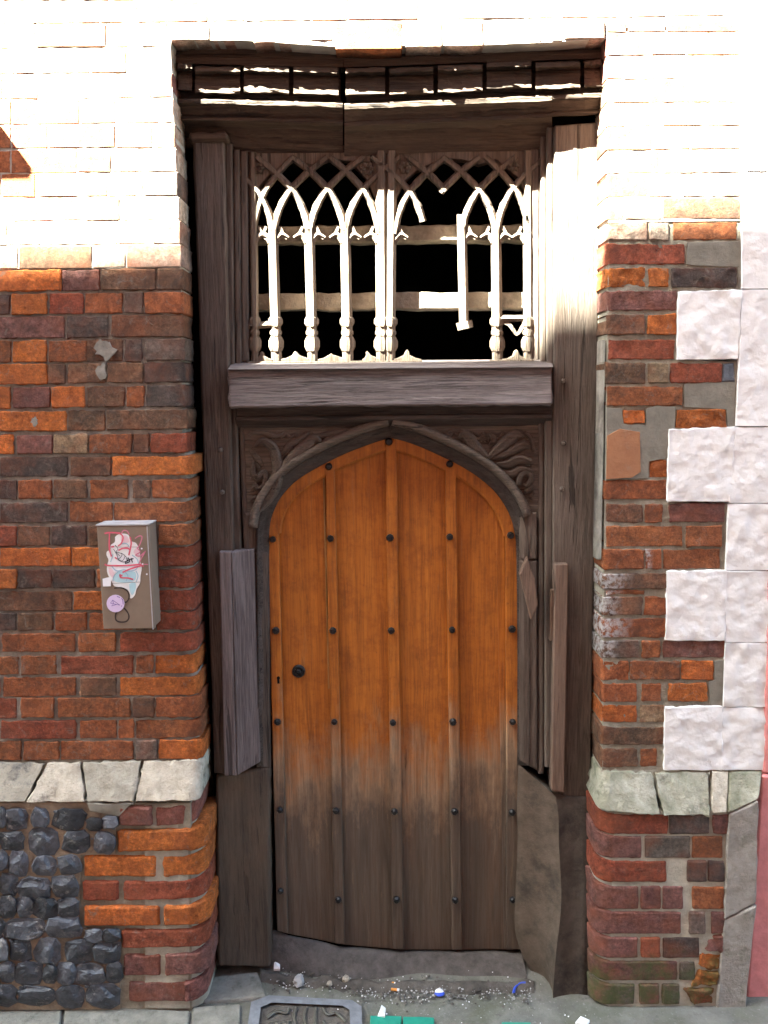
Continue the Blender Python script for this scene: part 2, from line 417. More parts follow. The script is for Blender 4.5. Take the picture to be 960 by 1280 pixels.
MORNG = flat("filter_orange", (.62, .25, .05)); MBLU = flat("plastic_blue", (.035, .07, .42), .35); MGREEN = flat("leaf_green", (.08, .28, .03))
MGRIT = mat_plain("grit_mixed", (.33, .32, .31), .8, .3, 0, .7, 8)

# ------------------------------------------------------------------ brick laying
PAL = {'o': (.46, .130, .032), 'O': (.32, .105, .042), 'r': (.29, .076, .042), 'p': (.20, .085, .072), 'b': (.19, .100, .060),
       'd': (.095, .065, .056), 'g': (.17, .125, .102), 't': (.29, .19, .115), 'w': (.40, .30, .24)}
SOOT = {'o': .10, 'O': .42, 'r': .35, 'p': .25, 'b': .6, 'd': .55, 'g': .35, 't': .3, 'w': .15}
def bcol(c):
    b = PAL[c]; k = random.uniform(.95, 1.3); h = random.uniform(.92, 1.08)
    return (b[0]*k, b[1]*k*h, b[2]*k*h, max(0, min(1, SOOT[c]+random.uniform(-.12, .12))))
def lay(parent, rows, mat=None, y=0.0, slope=0.0, x_ref=0, depth=.06, corner=None, rad=0, left_corner=False, jit=.0022, amp=.0022, cdepth=.115, bev=.003):
    """rows: (ytop, ybot, [(x0,x1,colour[,flags])]) in photograph pixels on the plane y"""
    for (y0, y1, bs) in rows:
        for bi, b in enumerate(bs):
            x0, x1, c = b[:3]; fl = b[3] if len(b) > 3 else ''
            k0 = slope*(x0-x_ref); k1 = slope*(x1-x_ref); j = random.uniform(-jit, jit)
            isR = corner == 'R' and bi == len(bs)-1; isL = corner == 'L' and bi == 0
            x0 -= .7; x1 += (0 if isR else .7)
            q = [(x0, y0-.6+k0+random.uniform(-.7, .7)), (x1, y0-.6+k1+random.uniform(-.7, .7)), (x1, y1+.6+k1+random.uniform(-.7, .7)), (x0, y1+.6+k0+random.uniform(-.7, .7))]
            m = mat or MB
            if 's' in fl: m = MBS
            nx = max(4, int((x1-x0)/5.5))
            slab('brick', q, y+j+(.006 if 'i' in fl else 0), (cdepth if (isR or isL) else depth)-j, m, parent, nx, 5, bev, bcol(c),
                 amp=amp*(1.8 if 'x' in fl else 1), fr=38, wob=.0034 if m is not MBU else .0025, rL=rad if isL else 0, rR=rad if isR else 0)

# ================================================================== LEFT BRICK WALL (and the courses over the doorway)
wall = thing('brick_wall', 'old sooty red brick wall left of and above the timber doorway, sunlit at the top', 'brick wall', W(110, 950, 0))
def cornerL(y): return 213 + (y-50)*(229-213)/290 if y < 340 else 229+(y-340)*(253-229)/610
rowsA = [
 (337,363,[(-70,-4,'O'),(-1,76,'o'),(78,124,'p'),(126,194,'b'),(196,228,'b')]),
 (366,392,[(-90,-42,'b'),(-39,12,'d'),(14,58,'o'),(62,104,'r'),(106,153,'O'),(156,178,'g'),(181,229,'O')]),
 (395,422,[(-75,-4,'r'),(-1,80,'p'),(83,135,'d'),(139,229,'b')]),
 (425,452,[(-80,-34,'O'),(-30,13,'O'),(16,58,'o'),(61,107,'O'),(108,153,'b'),(156,177,'d'),(182,231,'g')]),
 (454,479,[(-70,-4,'b'),(-1,58,'o'),(60,81,'b'),(85,130,'b'),(134,178,'b'),(180,230,'d')]),
 (483,509,[(-80,-36,'r'),(-32,13,'o'),(16,62,'p'),(64,105,'o'),(109,155,'b'),(158,180,'O'),(183,231,'d')]),
 (513,538,[(-70,-4,'d'),(-1,82,'o'),(85,131,'b'),(133,234,'b')]),
 (543,567,[(-80,-30,'o'),(-27,17,'o'),(21,65,'p'),(67,109,'t'),(111,164,'O'),(167,186,'b'),(188,234,'r')]),
 (571,595,[(-80,-3,'O'),(0,84,'d'),(88,138,'b'),(140,243,'o')]),
 (600,623,[(-60,-25,'b'),(-22,21,'d'),(23,64,'O'),(67,108,'b'),(113,160,'O'),(166,187,'b'),(190,238,'O')]),
 (628,653,[(-80,-3,'b'),(0,84,'d'),(87,140,'O'),(143,240,'O')]),
 (657,682,[(-70,-26,'O'),(-23,20,'r'),(22,62,'b'),(64,108,'d'),(111,160,'b'),(163,194,'b'),(198,240,'O')]),
 (685,708,[(-80,-3,'r'),(0,88,'o'),(90,140,'o'),(143,194,'b'),(198,241,'r')]),
 (712,735,[(-75,-27,'O'),(-24,20,'o'),(22,64,'d'),(66,118,'d'),(121,160,'O'),(163,195,'b'),(198,242,'r')]),
 (739,763,[(-80,-4,'b'),(-1,90,'b'),(92,135,'o'),(138,196,'b'),(199,243,'r')]),
 (766,788,[(-70,-27,'O'),(-24,20,'d'),(22,66,'b'),(69,108,'O'),(112,165,'O'),(169,193,'b'),(196,244,'r')]),
 (792,815,[(-80,-2,'r'),(3,94,'O'),(98,144,'O'),(150,245,'r')]),
 (820,843,[(-60,-23,'o'),(-20,23,'O'),(26,70,'O'),(76,166,'r'),(170,191,'O'),(195,246,'o')]),
 (847,870,[(-80,-1,'O'),(4,95,'O'),(100,145,'b'),(150,248,'o')]),
 (873,897,[(-70,-26,'r'),(-22,20,'r'),(26,67,'O'),(72,162,'O'),(166,192,'b'),(195,250,'O')]),
 (901,923,[(-80,-2,'O'),(1,94,'r'),(100,145,'O'),(148,167,'O'),(170,251,'O')]),
 (927,950,[(-60,-21,'b'),(-18,26,'O'),(29,73,'O'),(76,166,'O'),(170,196,'g'),(199,253,'o')])]
lay(wall, rowsA[:8], slope=-.011, x_ref=115, corner='R', rad=.006)
lay(wall, rowsA[8:], slope=-.006, x_ref=115, corner='R', rad=.028, cdepth=.125)
# sunlit courses above, left of the doorway
def autorow(y0, y1, xa, xb, off, cols='wwgtpwgwbt'):  # paler default colours put the sunlight into the bricks
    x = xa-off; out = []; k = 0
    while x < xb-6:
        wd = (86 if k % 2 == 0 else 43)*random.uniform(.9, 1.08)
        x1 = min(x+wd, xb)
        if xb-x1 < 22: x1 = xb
        if x1-x > 8: out.append((x, x1, random.choice('rO') if x < 45 and 140 < y1 and y0 < 245 else random.choice(cols)))  # redder inside the triangular shadow: shade kept in the brick colour
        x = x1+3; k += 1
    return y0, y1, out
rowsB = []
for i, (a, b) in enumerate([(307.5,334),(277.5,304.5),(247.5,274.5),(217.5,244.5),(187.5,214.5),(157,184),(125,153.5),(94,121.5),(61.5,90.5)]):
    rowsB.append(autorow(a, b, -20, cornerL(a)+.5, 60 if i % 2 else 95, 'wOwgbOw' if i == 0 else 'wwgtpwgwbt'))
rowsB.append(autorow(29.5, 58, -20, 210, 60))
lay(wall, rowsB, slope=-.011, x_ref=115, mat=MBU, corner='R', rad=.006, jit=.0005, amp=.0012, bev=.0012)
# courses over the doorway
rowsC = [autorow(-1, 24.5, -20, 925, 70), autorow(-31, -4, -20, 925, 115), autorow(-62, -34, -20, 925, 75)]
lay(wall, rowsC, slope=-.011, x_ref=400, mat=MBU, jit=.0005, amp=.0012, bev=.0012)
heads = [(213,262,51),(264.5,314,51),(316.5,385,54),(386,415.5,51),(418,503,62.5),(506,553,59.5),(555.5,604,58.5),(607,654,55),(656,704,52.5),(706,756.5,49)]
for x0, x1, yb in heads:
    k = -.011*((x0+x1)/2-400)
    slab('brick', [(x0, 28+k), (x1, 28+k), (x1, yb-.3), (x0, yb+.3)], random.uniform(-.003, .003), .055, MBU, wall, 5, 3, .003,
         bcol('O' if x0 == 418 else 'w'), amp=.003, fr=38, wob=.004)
# sunlit courses right of the doorway belong to the same wall
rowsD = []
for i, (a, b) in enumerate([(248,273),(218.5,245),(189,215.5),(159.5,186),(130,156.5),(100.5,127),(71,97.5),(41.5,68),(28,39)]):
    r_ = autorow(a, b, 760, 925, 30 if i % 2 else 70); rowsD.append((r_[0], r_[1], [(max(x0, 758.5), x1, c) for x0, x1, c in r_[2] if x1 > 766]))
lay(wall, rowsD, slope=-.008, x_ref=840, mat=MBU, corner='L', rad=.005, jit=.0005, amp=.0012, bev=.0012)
# mortar body: recessed behind the brick faces
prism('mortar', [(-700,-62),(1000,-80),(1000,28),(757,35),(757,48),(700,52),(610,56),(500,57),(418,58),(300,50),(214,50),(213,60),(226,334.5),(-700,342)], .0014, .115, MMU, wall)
prism('mortar', [(-700,342.5),(226,335),(228,540),(221,566),(195,570),(195,955),(-700,965)], .0045, .115, MM, wall)
slab('mortar', [(190,567),(233.5,566),(248.5,953),(190,953)], .0056, .115, MM, wall, 4, 16, .004, amp=.001, fr=20, rR=.030)
prism('mortar', [(190,541),(226,541),(232,566),(190,566)], .006, .115, MM, wall)
prism('mortar', [(758.5,40),(927,36),(927,276),(760.5,278)], .0014, .115, MMU, wall)
# the masonry behind and above, out of the picture
def backing(nm, x0, x1, z0, z1, y0, y1, m, par): return box(nm, (x0, y0, z0), (x1, y1, z1), m, par)
XL = W(238, 500, .13).x; XR = W(752, 500, .13).x; ZT = W(480, 75, .1).z
backing('wall_core', -11, XL-.012, -.2, ZT, .116, .42, MM, wall)
backing('wall_core', XR+.012, 11, -.2, ZT, .116, .42, MM, wall)
backing('wall_core', -11, 40, ZT+.01, 6.8, .117, .42, MM, wall)
MFAR = mat_plain("distant_brickwork", (.16, .08, .055), .9, .2, 0, .35, 9, .5, .006)
zt = W(480, -66, 0).z
backing('upper_brickwork', -11, 11, zt+.012, 6.8, .0, .113, MFAR, wall)
# cement repairs on the left wall
for (x, y, rx, ry) in [(131,437,13,14),(127,465,7,12),(43,527,5,6)]:
    pts = [(x+rx*math.cos(a)*random.uniform(.55, 1.2), y+ry*math.sin(a)*random.uniform(.55, 1.2)) for a in [i*.37 for i in range(17)]]
    prism('mortar_smear', pts, -.0030, .006, MM, wall, .0006)

# ================================================================== RIGHT BRICK PIER
pier = thing('brick_pier', 'narrow weathered brick pier between the timber doorway and the white painted wall', 'brick pier', W(800, 960, 0))
rowsR = [
 (278,300,[(760,809,'w','x'),(812,836,'w'),(841,921,'O')]),
 (305,330,[(758,856,'r')]),(307,327,[(870,908,'o','i')]),
 (335,359,[(758,807,'o','x'),(811,836,'o'),(840,921,'d','x')]),
 (363,388,[(759,846,'p')]),
 (393,418,[(759,806,'b'),(810,846,'o')]),
 (425,449,[(760,843,'r')]),
 (454,479,[(757,807,'b'),(811,836,'t'),(839,902,'r')]),
 (483,507,[(759,853,'O')]),
 (513,529,[(779,806,'o','x')]),(512,535,[(846,908,'o','x')]),
 (576,597,[(812,833,'o','x')]),
 (600,624,[(755,833,'O')]),
 (630,653,[(757,803,'b'),(807,828,'O'),(837,906,'p')]),
 (658,683,[(757,853,'O'),(858,903,'O')]),
 (687,711,[(755,805,'O'),(807,827,'O','s'),(830,900,'O')]),
 (717,736,[(754,833,'b','s')]),(738,743,[(757,806,'O','s')]),
 (746,769,[(754,803,'b','s'),(806,833,'O')]),
 (773,797,[(753,833,'O','s')]),
 (801,822,[(753,799,'g','s'),(803,825,'O'),(829,906,'p')]),
 (827,850,[(752,786,'O','x'),(788,850,'O'),(852,892,'o')]),
 (855,877,[(753,796,'O'),(803,826,'O'),(836,884,'o')]),
 (881,903,[(752,796,'o'),(800,832,'t')]),
 (909,931,[(751,831,'b')]),
 (936,958,[(752,797,'b'),(801,821,'O')])]
L_ok = lambda r: r[2][0][0] < 770
lay(pier, [r for r in rowsR if L_ok(r)], slope=-.004, x_ref=830, corner='L', rad=.012, amp=.003)
lay(pier, [r for r in rowsR if not L_ok(r)], slope=-.004, x_ref=830, amp=.003)
prism('mortar', [(761,276),(927,274),(927,362),(848,364),(845,450),(921,452),(919,534),(836,536),(834,628),(910,630),(906,712),(833,714),(831,801),(906,803),(905,883),(831,885),(830,966),(753,966),(755,700)], .0040, .115, MM2, pier)
prism('cement_patch', [(859,303),(926,301),(926,360),(923,360),(922,334),(868,332),(858,330)], .0015, .03, MPATCH, pier, .001)
prism('cement_patch', [(855,479),(919,477),(919,534),(909,534),(908,512),(855,509)], .0005, .03, MPATCH, pier, .001)
prism('cement_patch', [(758,510),(777,510),(780,530),(807,531),(808,511),(822,506),(845,509),(842,560),(834,573),(811,577),(810,598),(757,600)], -.001, .03, MPATCH, pier, .001)
prism('clay_smear', [(759,545),(775,536),(800,540),(801,590),(790,597),(758,599)], -.0035, .01, MSMEAR, pier, .001)
prism('cement_patch', [(893,827),(906,824),(906,882),(888,882),(885,853),(893,850)], .0005, .03, MPATCH, pier, .001)
prism('flint_chip', [(904,455),(918,453),(919,477),(903,478)], -.001, .03, MFLINT, pier, .004)
slab('cement_skim', [(752.5,425),(757,425),(752,700),(746.5,700)], (.045,.004,.004,.045), .09, MM, pier, 2, 10, .003, amp=.002)

# ================================================================== FLINT PLINTH, LEFT
YP = -.05
fp = thing('flint_plinth', 'projecting base of knapped dark flints with rounded orange brick corner, left of door', 'flint wall base', W(110, 1255, YP))
rowsQ = [
 (1009,1034,[(148,191,'p'),(194,246,'p')]),
 (1039,1066,[(146,259,'o')]),
 (1070,1097,[(104,196,'o'),(203,259,'o')]),
 (1102,1127,[(102,149,'r'),(153,258,'r')]),
 (1134,1159,[(104,200,'o'),(204,262,'o')]),
 (1164,1187,[(152,261,'r')]),
 (1194,1221,[(154,202,'p'),(206,262,'p')]),
 (1228,1253,[(160,234,'p'),(237,258,'p')])]
rowsQ2 = [(a, b, [(x0, x1, c) for x0, x1, c in bs]) for a, b, bs in rowsQ]
def lay_q(): 
    for (y0, y1, bs) in rowsQ2:
        for bi, (x0, x1, c) in enumerate(bs):
            last = bi == len(bs)-1
            col = bcol(c); col = (col[0]*1.1, col[1]*1.1, col[2]*1.1, col[3]*.3)
            j = random.uniform(-.004, .006)
            slab('brick', [(x0, y0), (x1-1, y0-(2 if last else 0)), (x1-1, y1-(2 if last else 0)), (x0, y1)], YP+j, (.20 if last else .07), MB, fp,
                 max(3, int((x1-x0)/9)), 3, .006, col, amp=.004, fr=26, wob=.003, rR=.062 if last else 0)
lay_q()
prism('mortar', [(-700,1004),(238,1004),(240,1262),(-700,1262)], YP+.011, .1, MM2, fp)
bx_ = W(248, 1100, .03).x
slab('mortar', [(180,1006),(241,1006),(242,1036),(180,1036)], YP+.0085, .19, MM3, fp, 4, 3, .004, amp=.0015, fr=20, rR=.062)
slab('mortar', [(180,1036.5),(253,1036.5),(256,1262),(180,1262)], YP+.0085, .19, MM3, fp, 4, 12, .004, amp=.0015, fr=20, rR=.062)
prism('mortar_bed', [(-700,1004),(102,1003),(146,1008),(144,1068),(100,1069),(99,1161),(150,1163),(150,1262),(-700,1262)], YP+.0045, YP+.03, MFB, fp)
# stone capping, sloping from the wall face out to the plinth
for q, m in [([(-120,955),(-62,954),(-60,1003),(-124,1004)], MGREYST), ([(-60,954),(57,953),(31,1003),(-58,1004)], MGREYST), ([(59,953),(100,953),(107,1003),(33,1004)], MCREAM),
             ([(101.5,953),(177,951),(166,1003),(109,1003)], MGREYST), ([(179,951),(251,949),(249,1002),(168,1003)], MCREAM)]:
    last = q[1][0] > 240
    slab('coping_stone', q, (-.004,-.004,YP-.006,YP-.006), .17 if last else .09, m, fp, 14, 8, .003, amp=.006, fr=22, wob=.008, rR=.03 if last else 0)
prism('mortar', [(-700,953),(246,950),(246,1006),(-700,1006)], .004, .11, MM2, fp)
slab('mortar_patch', [(107,1004),(166,1004),(148,1022),(112,1014)], YP-.004, .04, MPATCH, fp, 5, 4, .003, amp=.004, fr=30, wob=.006)
FL = []
K = 2.824
for row in [[(0,255,18,320),(22,255,98,330),(112,255,170,322),(188,258,302,330),(306,290,360,330),(362,285,415,325)],
            [(-60,335,-4,400),(0,338,85,400),(100,322,210,416),(222,335,320,410),(332,342,402,415)],
            [(-60,410,-30,485),(-26,405,25,470),(32,407,98,490),(115,425,200,490),(208,422,285,488)],
            [(-50,490,-4,560),(0,485,60,560),(65,500,178,578),(186,490,272,570)],
            [(-60,565,-4,640),(0,566,55,640),(60,570,115,635),(118,572,200,642),(203,570,278,640)],
            [(-50,645,16,715),(22,642,152,716),(165,642,290,708),(302,683,360,725),(362,682,425,722)],
            [(-60,720,-33,800),(-28,718,28,795),(35,722,112,794),(125,716,215,806),(230,722,330,798),(332,724,428,798)],
            [(-50,800,-4,870),(0,798,50,868),(55,800,150,876),(155,812,198,870),(201,800,265,874),(268,805,370,880),(375,798,430,868)],
            [(-60,880,60,950),(65,884,195,948),(200,882,300,956),(306,872,420,958)],
            [(-60,252,-4,330)]]:
    FL += row
for yy in range(255, 930, 78):
    x = -66
    while x > -250:
        w_ = random.uniform(60, 110); FL.append((x-w_, yy+random.uniform(-4, 4), x-6, yy+72+random.uniform(-4, 4))); x -= w_
def flint_geo(x0, y0, x1, y1, y):
    cx, cy, rx, ry = (x0+x1)/2, (y0+y1)/2, (x1-x0)/2, (y1-y0)/2
    n = 12; ph = random.random()*6; V = []; F = []
    pl = [(random.uniform(-.35, .35), random.uniform(-.35, .35), random.uniform(.010, .017))]
    for k in range(5):
        a = random.random()*6.283; g = random.uniform(.7, 2.2); pl.append((g*math.cos(a), g*math.sin(a), random.uniform(.016, .030)))
    out = []
    for i in range(n):
        a = ph+i*2*math.pi/n; ca, sa = math.cos(a), math.sin(a); e = (abs(ca)**4+abs(sa)**4)**(-1/4)
        out.append((ca*e*random.uniform(.84, 1.08), sa*e*random.uniform(.84, 1.08)))
    sc = min(rx, ry)*.0023
    def hgt(u, v): return max(.003, .003+min(b*.8+(a*u+c*v)*sc*.5 for a, c, b in pl))+random.uniform(-.0008, .0008)
    for k, fz in ((1, -.02), (1, None), (.9, 0), (.68, 0), (.40, 0), (.15, 0)):
        for (u, v) in out:
            u2, v2 = u*k, v*k
            if k in (.68, .40, .15): u2 += random.uniform(-.07, .07); v2 += random.uniform(-.07, .07)
            h = fz if fz == -.02 else (.001 if fz is None else hgt(u2, v2))
            V.append(W(cx+rx*u2, cy+ry*v2, y-h))
    for k in range(5):
        for i in range(n):
            j = (i+1) % n; F.append((k*n+i, k*n+j, (k+1)*n+j, (k+1)*n+i))
    F.append(tuple(range(5*n, 6*n)))
    return V, F
for x0, y0, x1, y1 in FL:
    x0, x1, y0, y1 = x0/K, x1/K, 920+y0/K, 920+y1/K
    build('flint', *flint_geo(x0-2, y0-2, x1+2, y1+2, YP+.004), MFLINT, fp)
# small flint flakes pressed in the joints
gv = []
for _ in range(70):
    x = random.uniform(0, 148); y = random.uniform(1012, 1252)
    if 98 < x and 1066 < y < 1164: continue
    r = random.uniform(1.2, 2.6); gv.append(flint_geo(x-r, y-r*.8, x+r, y+r*.8, YP+.009))
o = build('flint_flakes', *join_geo(gv), MFLINT, fp); o['kind'] = 'stuff'

# ================================================================== BRICK PLINTH, RIGHT
rp = thing('brick_plinth', 'projecting brick base with rounded corner, mossy at the foot, right of the door', 'brick wall base', W(820, 1270, YP))
rowsP = [
 (1019,1043,[(749,835,'r'),(838,887,'d'),(892,911,'p')]),
 (1046,1073,[(747,802,'p'),(807,863,'g'),(866,903,'O')]),
 (1077,1103,[(746,833,'r'),(860,884,'d'),(886,906,'d')]),
 (1109,1137,[(744,798,'p'),(802,826,'p'),(829,854,'p'),(866,905,'O','x')]),
 (1141,1168,[(743,851,'p'),(862,882,'g'),(890,907,'p')]),
 (1173,1198,[(742,797,'p'),(802,825,'r'),(829,874,'d')]),
 (1203,1226,[(741,847,'p'),(850,869,'g')]),
 (1231,1256,[(740,793,'g'),(800,824,'p'),(828,850,'g')]),
 (1261,1287,[(739,812,'b'),(816,850,'b'),(853,890,'b')])]
for (y0, y1, bs) in rowsP:
    for bi, b in enumerate(bs):
        x0, x1, c = b[:3]
        slab('brick', [(x0-.8, y0-.6), (x1+.8, y0-.6), (x1+.8, y1+.6), (x0-.8, y1+.6)], YP+random.uniform(-.0015, .0015), .20 if bi == 0 else .07, MBP, rp, max(3, int((x1-x0)/9)), 3, .0045,
             bcol(c), amp=.004 if len(b) > 3 else .0020, fr=32, wob=.002, rL=.058 if bi == 0 else 0)
for q, c in [([(886,1172),(907,1168),(905,1192),(880,1190)], 'p'), ([(876,1192),(904,1194),(899,1214),(874,1210)], 'o'), ([(872,1212),(901,1216),(897,1232),(862,1236)], 'o'),
             ([(854,1236),(896,1236),(892,1256),(866,1256)], 'r')]:
    slab('brick', q, YP-.002, .06, MBP, rp, 5, 4, .006, bcol(c), amp=.012, fr=24, wob=.006)
prism('mortar', [(768,1016),(915,1014),(905,1160),(896,1290),(760,1290)], YP+.0052, .1, MM3, rp)
slab('mortar', [(751,1017),(800,1017),(800,1290),(741,1290)], YP+.0052, .19, MM3, rp, 4, 12, .004, amp=.001, fr=20, rL=.058)
for q, m in [([(752,963),(815,966),(826,1019),(750,1015)], MGREENST), ([(818,966),(886,964),(888,1020),(829,1020)], MGREENST), ([(888.5,964),(912,964),(909,1016),(890.5,1018)], MCREAM)]:
    slab('coping_stone', q, (-.004,-.004,YP-.006,YP-.006), .16, m, rp, 14, 8, .003, amp=.006, fr=22, wob=.007, rL=.03 if q[0][0] < 760 else 0)
prism('mortar', [(752,962),(915,962),(915,1018),(755,1016)], .004, .11, MM3, rp)
slab('render_strip', [(912,964),(954,964),(949,1000),(910,1018)], (-.004,-.004,YP-.002,YP-.006), .14, MGREENST, rp, 5, 5, .005, amp=.004, fr=18)
slab('render_strip', [(911,1018),(949,1001),(946,1130),(905,1150)], YP-.003, .09, MRENDER, rp, 5, 12, .004, amp=.005, fr=14, wob=.003)
slab('render_strip', [(905,1151),(946,1131),(930,1290),(893,1290)], YP-.003, .09, MRENDER, rp, 5, 12, .004, amp=.005, fr=14, wob=.003)

# ================================================================== WHITE AND PINK WALLS, RIGHT
ww = thing('painted_wall', 'thickly white painted wall with toothed block edge, right of the brick pier', 'painted wall', W(930, 960, 0))
for nm, q in [('quoin_block', [(848,364),(927,362),(922,449),(846,450)]), ('quoin_block', [(836,537),(919,533),(912,627),(834,627)]),
              ('quoin_block', [(834,714),(908,713),(905,801),(832,801)]), ('quoin_block', [(831,885),(903,883),(952,960),(830,963)])]:
    if q[0][0] == 831: q = [(831,885),(903,883),(902,963),(830,963)]
    slab(nm, [(q[0][0]-.5,q[0][1]-.5),(q[1][0]+1.2,q[1][1]-.5),(q[2][0]+1.2,q[2][1]+.5),(q[3][0]-.5,q[3][1]+.5)], -.0052, .09, MWHITE, ww, 14, 14, .0022, amp=.004, fr=26, wob=.003)
def bandw(ya, yb, la, lb, ra, rb): slab('wall_face', [(la,ya),(ra,ya),(rb,yb),(lb,yb)], -.004, .11, MWHITE, ww, 10, 14, .0007, amp=.004, fr=26, wob=.0003)
for ya, yb, la, lb in [(-90,80,927.5,927.5),(81,214,927.5,927.5),(215,361,927.5,927.5),(362,533,928,920),(534,629,919.5,911),(630,713,910.5,907),(714,803,907,906.5),(804,884,906.5,904),(885,963,903.5,902)]:
    ra = 1010 if ya < 540 else 966-(ya-540)*.024; rb = 1010 if yb < 540 else 966-(yb-540)*.024
    bandw(ya, yb-.3, la, lb, ra, rb)
pk = thing('pink_wall', 'pink painted neighbouring wall at the far right edge', 'painted wall', W(980, 1250, -.01))
slab('wall_face', [(965.5,560),(1300,560),(1300,968),(953,968)], -.008, .12, MPINK, pk, 10, 20, .008, amp=.004, fr=20, wob=.002)
slab('wall_face', [(952.5,969),(1300,969),(1300,1300),(929,1300)], (-.012,-.012,-.012,-.012), .14, MPINK, pk, 10, 20, .006, amp=.004, fr=20, wob=.003)
slab('wall_face', [(1010.5,-90),(1300,-90),(1300,559),(1010.5,559)], -.006, .12, MWHITE, ww, 8, 14, .004, amp=.004, fr=26)

# ================================================================== TIMBER DOOR FRAME
fr = thing('door_frame', 'medieval dark oak frame with moulded beam, transom and carved arch round the orange door', 'door frame', W(490, 1200, .1))
# posts
slab('post', [(240,166),(280,166),(299,968),(267,968)], .100, .18, MPOST, fr, 5, 46, .006, amp=.003, fr=9, wob=.002, anis=(1,1,.35))
slab('capital', [(234,164),(283,163),(287,176),(236,178)], .088, .18, MBEAM, fr, 5, 3, .008, amp=.004, fr=22, wob=.003)
slab('post', [(693,156),(752,152),(738.5,996),(690,996)], .100, .18, MPOSTR, fr, 6, 52, .004, amp=.0025, fr=9, wob=.0012, anis=(1,1,.35))
# inner mouldings of the posts (stepped back towards the opening)
for xa, xb, ya, yb, yf, xw in [(281,290,178,458,.120,3),(291,299,186,458,.128,3),(300,309,188,452,.134,2)]:
    slab('moulding', [(xa,ya),(xb,ya),(xb+xw,yb),(xa+xw,yb)], yf, .14, MPOST, fr, 2, 12, .004, amp=.0015, fr=12)
for xa, xb, ya, yb, yf, xw in [(684,692.3,158,458,.112,0),(676,683,170,458,.128,0),(664,675,186,452,.142,-1)]:
    slab('moulding', [(xa,ya),(xb,ya),(xb+xw,yb),(xa+xw,yb)], yf, .14, MPOSTR, fr, 2, 12, .004, amp=.0015, fr=12)
for xa, xb, ya, yb, yf, xw, m in [(286,296,510,690,.118,5,MPOST),(297.5,304,512,690,.128,7,MPOST),(681.5,691,508,960,.112,0,MPOSTR),(673.5,680,510,968,.124,0,MPOSTR)]:
    slab('moulding', [(xa,ya),(xb,ya),(xb+xw,yb),(xa+xw,yb)], yf, .14, m, fr, 2, 14, .004, amp=.0015, fr=12)
# soffit board and beam under the brick courses
slab('soffit_board', [(216,52),(757,46),(755,70),(219,77)], (.060,.060,.052,.052), .06, MBEAM, fr, 14, 2, .003, amp=.002, fr=14)
def hprof(name, xl, xr, tilt, pr, mat, seg=18, piv=480, off=0, rough=1):
    """beam moulding: profile list of (py, depth) carried horizontally from xl to xr"""
    pts = []; n = len(pr)
    for i in range(seg+1):
        x = xl+(xr-xl)*i/seg; k = tilt*(x-piv)+off
        for j, (py, yy) in enumerate(pr):
            p = W(x, py+k, yy); e = rough*(.0016*mn.noise(Vector((x*.05, py*.2, 3)))+.0014*mn.noise(Vector((x*.21, py*.35, 9)))); pts.append(p+Vector((0, e, e)))
    F = [(i*n+j, (i+1)*n+j, (i+1)*n+j+1, i*n+j+1) for i in range(seg) for j in range(n-1)]
    F += [tuple(range(n)), tuple(seg*n+j for j in range(n-1, -1, -1))]
    return build(name, pts, F, mat, fr)
# head rail over and under the billets, ledge, hollow and lower roll
T = -.009
low = [(124,.11),(125,.055),(126.5,.047),(131,.048),(134,.062),(146,.078),(148,.072),(152,.072),(155,.09),(160,.115),(172,.128),(184,.138),(187,.143),(190,.26),(124,.26)]
hprof('moulded_beam', 222, 428.5, .028, low, MBEAM, 24, 428, 3, 1.6)
lowR = [(a+(1.5 if a > 130 else 0), b) for a, b in low[:11]] + [(176,.130),(188,.140),(191,.145),(194,.26),(124,.26)]
hprof('moulded_beam', 430.5, 690, -.044, lowR, MBEAM, 28, 428, 4.5, 1.6)
hprof('moulded_beam', 690, 752, -.044, [(124,.098),(125,.055),(126.5,.047),(131,.048),(134,.062),(146,.078),(148,.074),(151,.074),(153,.098)], MBEAM, 6, 428, 4.5, 1.6)
for xa, xb, tl, of in ((219, 429, .024, 0), (430, 756, -.034, 0)):
    hprof('rail', xa, xb, tl, [(72,.055),(74.5,.052),(83,.052),(85,.075),(85,.14),(72,.14)], MBEAM, 16, 428, of+1, 1.5)
    hprof('billet_backing', xa+3, xb-3, tl, [(83,.082),(127,.082),(127,.14),(83,.14)], MARCH, 8, 428, of+1)
for x0, x1 in [(222,240),(244,300),(305,361),(367,423),(432,481),(487,541.5),(547.5,603),(608.5,664),(669.5,725),(730.5,752)]:
    tl = .024 if x1 < 428 else -.034; jy = random.uniform(-.8, .8); jd = random.uniform(-.003, .003)
    hprof('billet', x0, x1, tl+random.uniform(-.012, .012), [(a+jy, b+jd*(.0 if b > .07 else 1)) for a, b in [(84.5,.075),(85,.034),(86,.028),(91,.027),(92.5,.045),(95,.060),(97,.054),(101,.050),(109,.046),(114,.043),(117.5,.042),(119.5,.055),(120,.075)]], MBEAM, 9, 428, 1, 2.6)
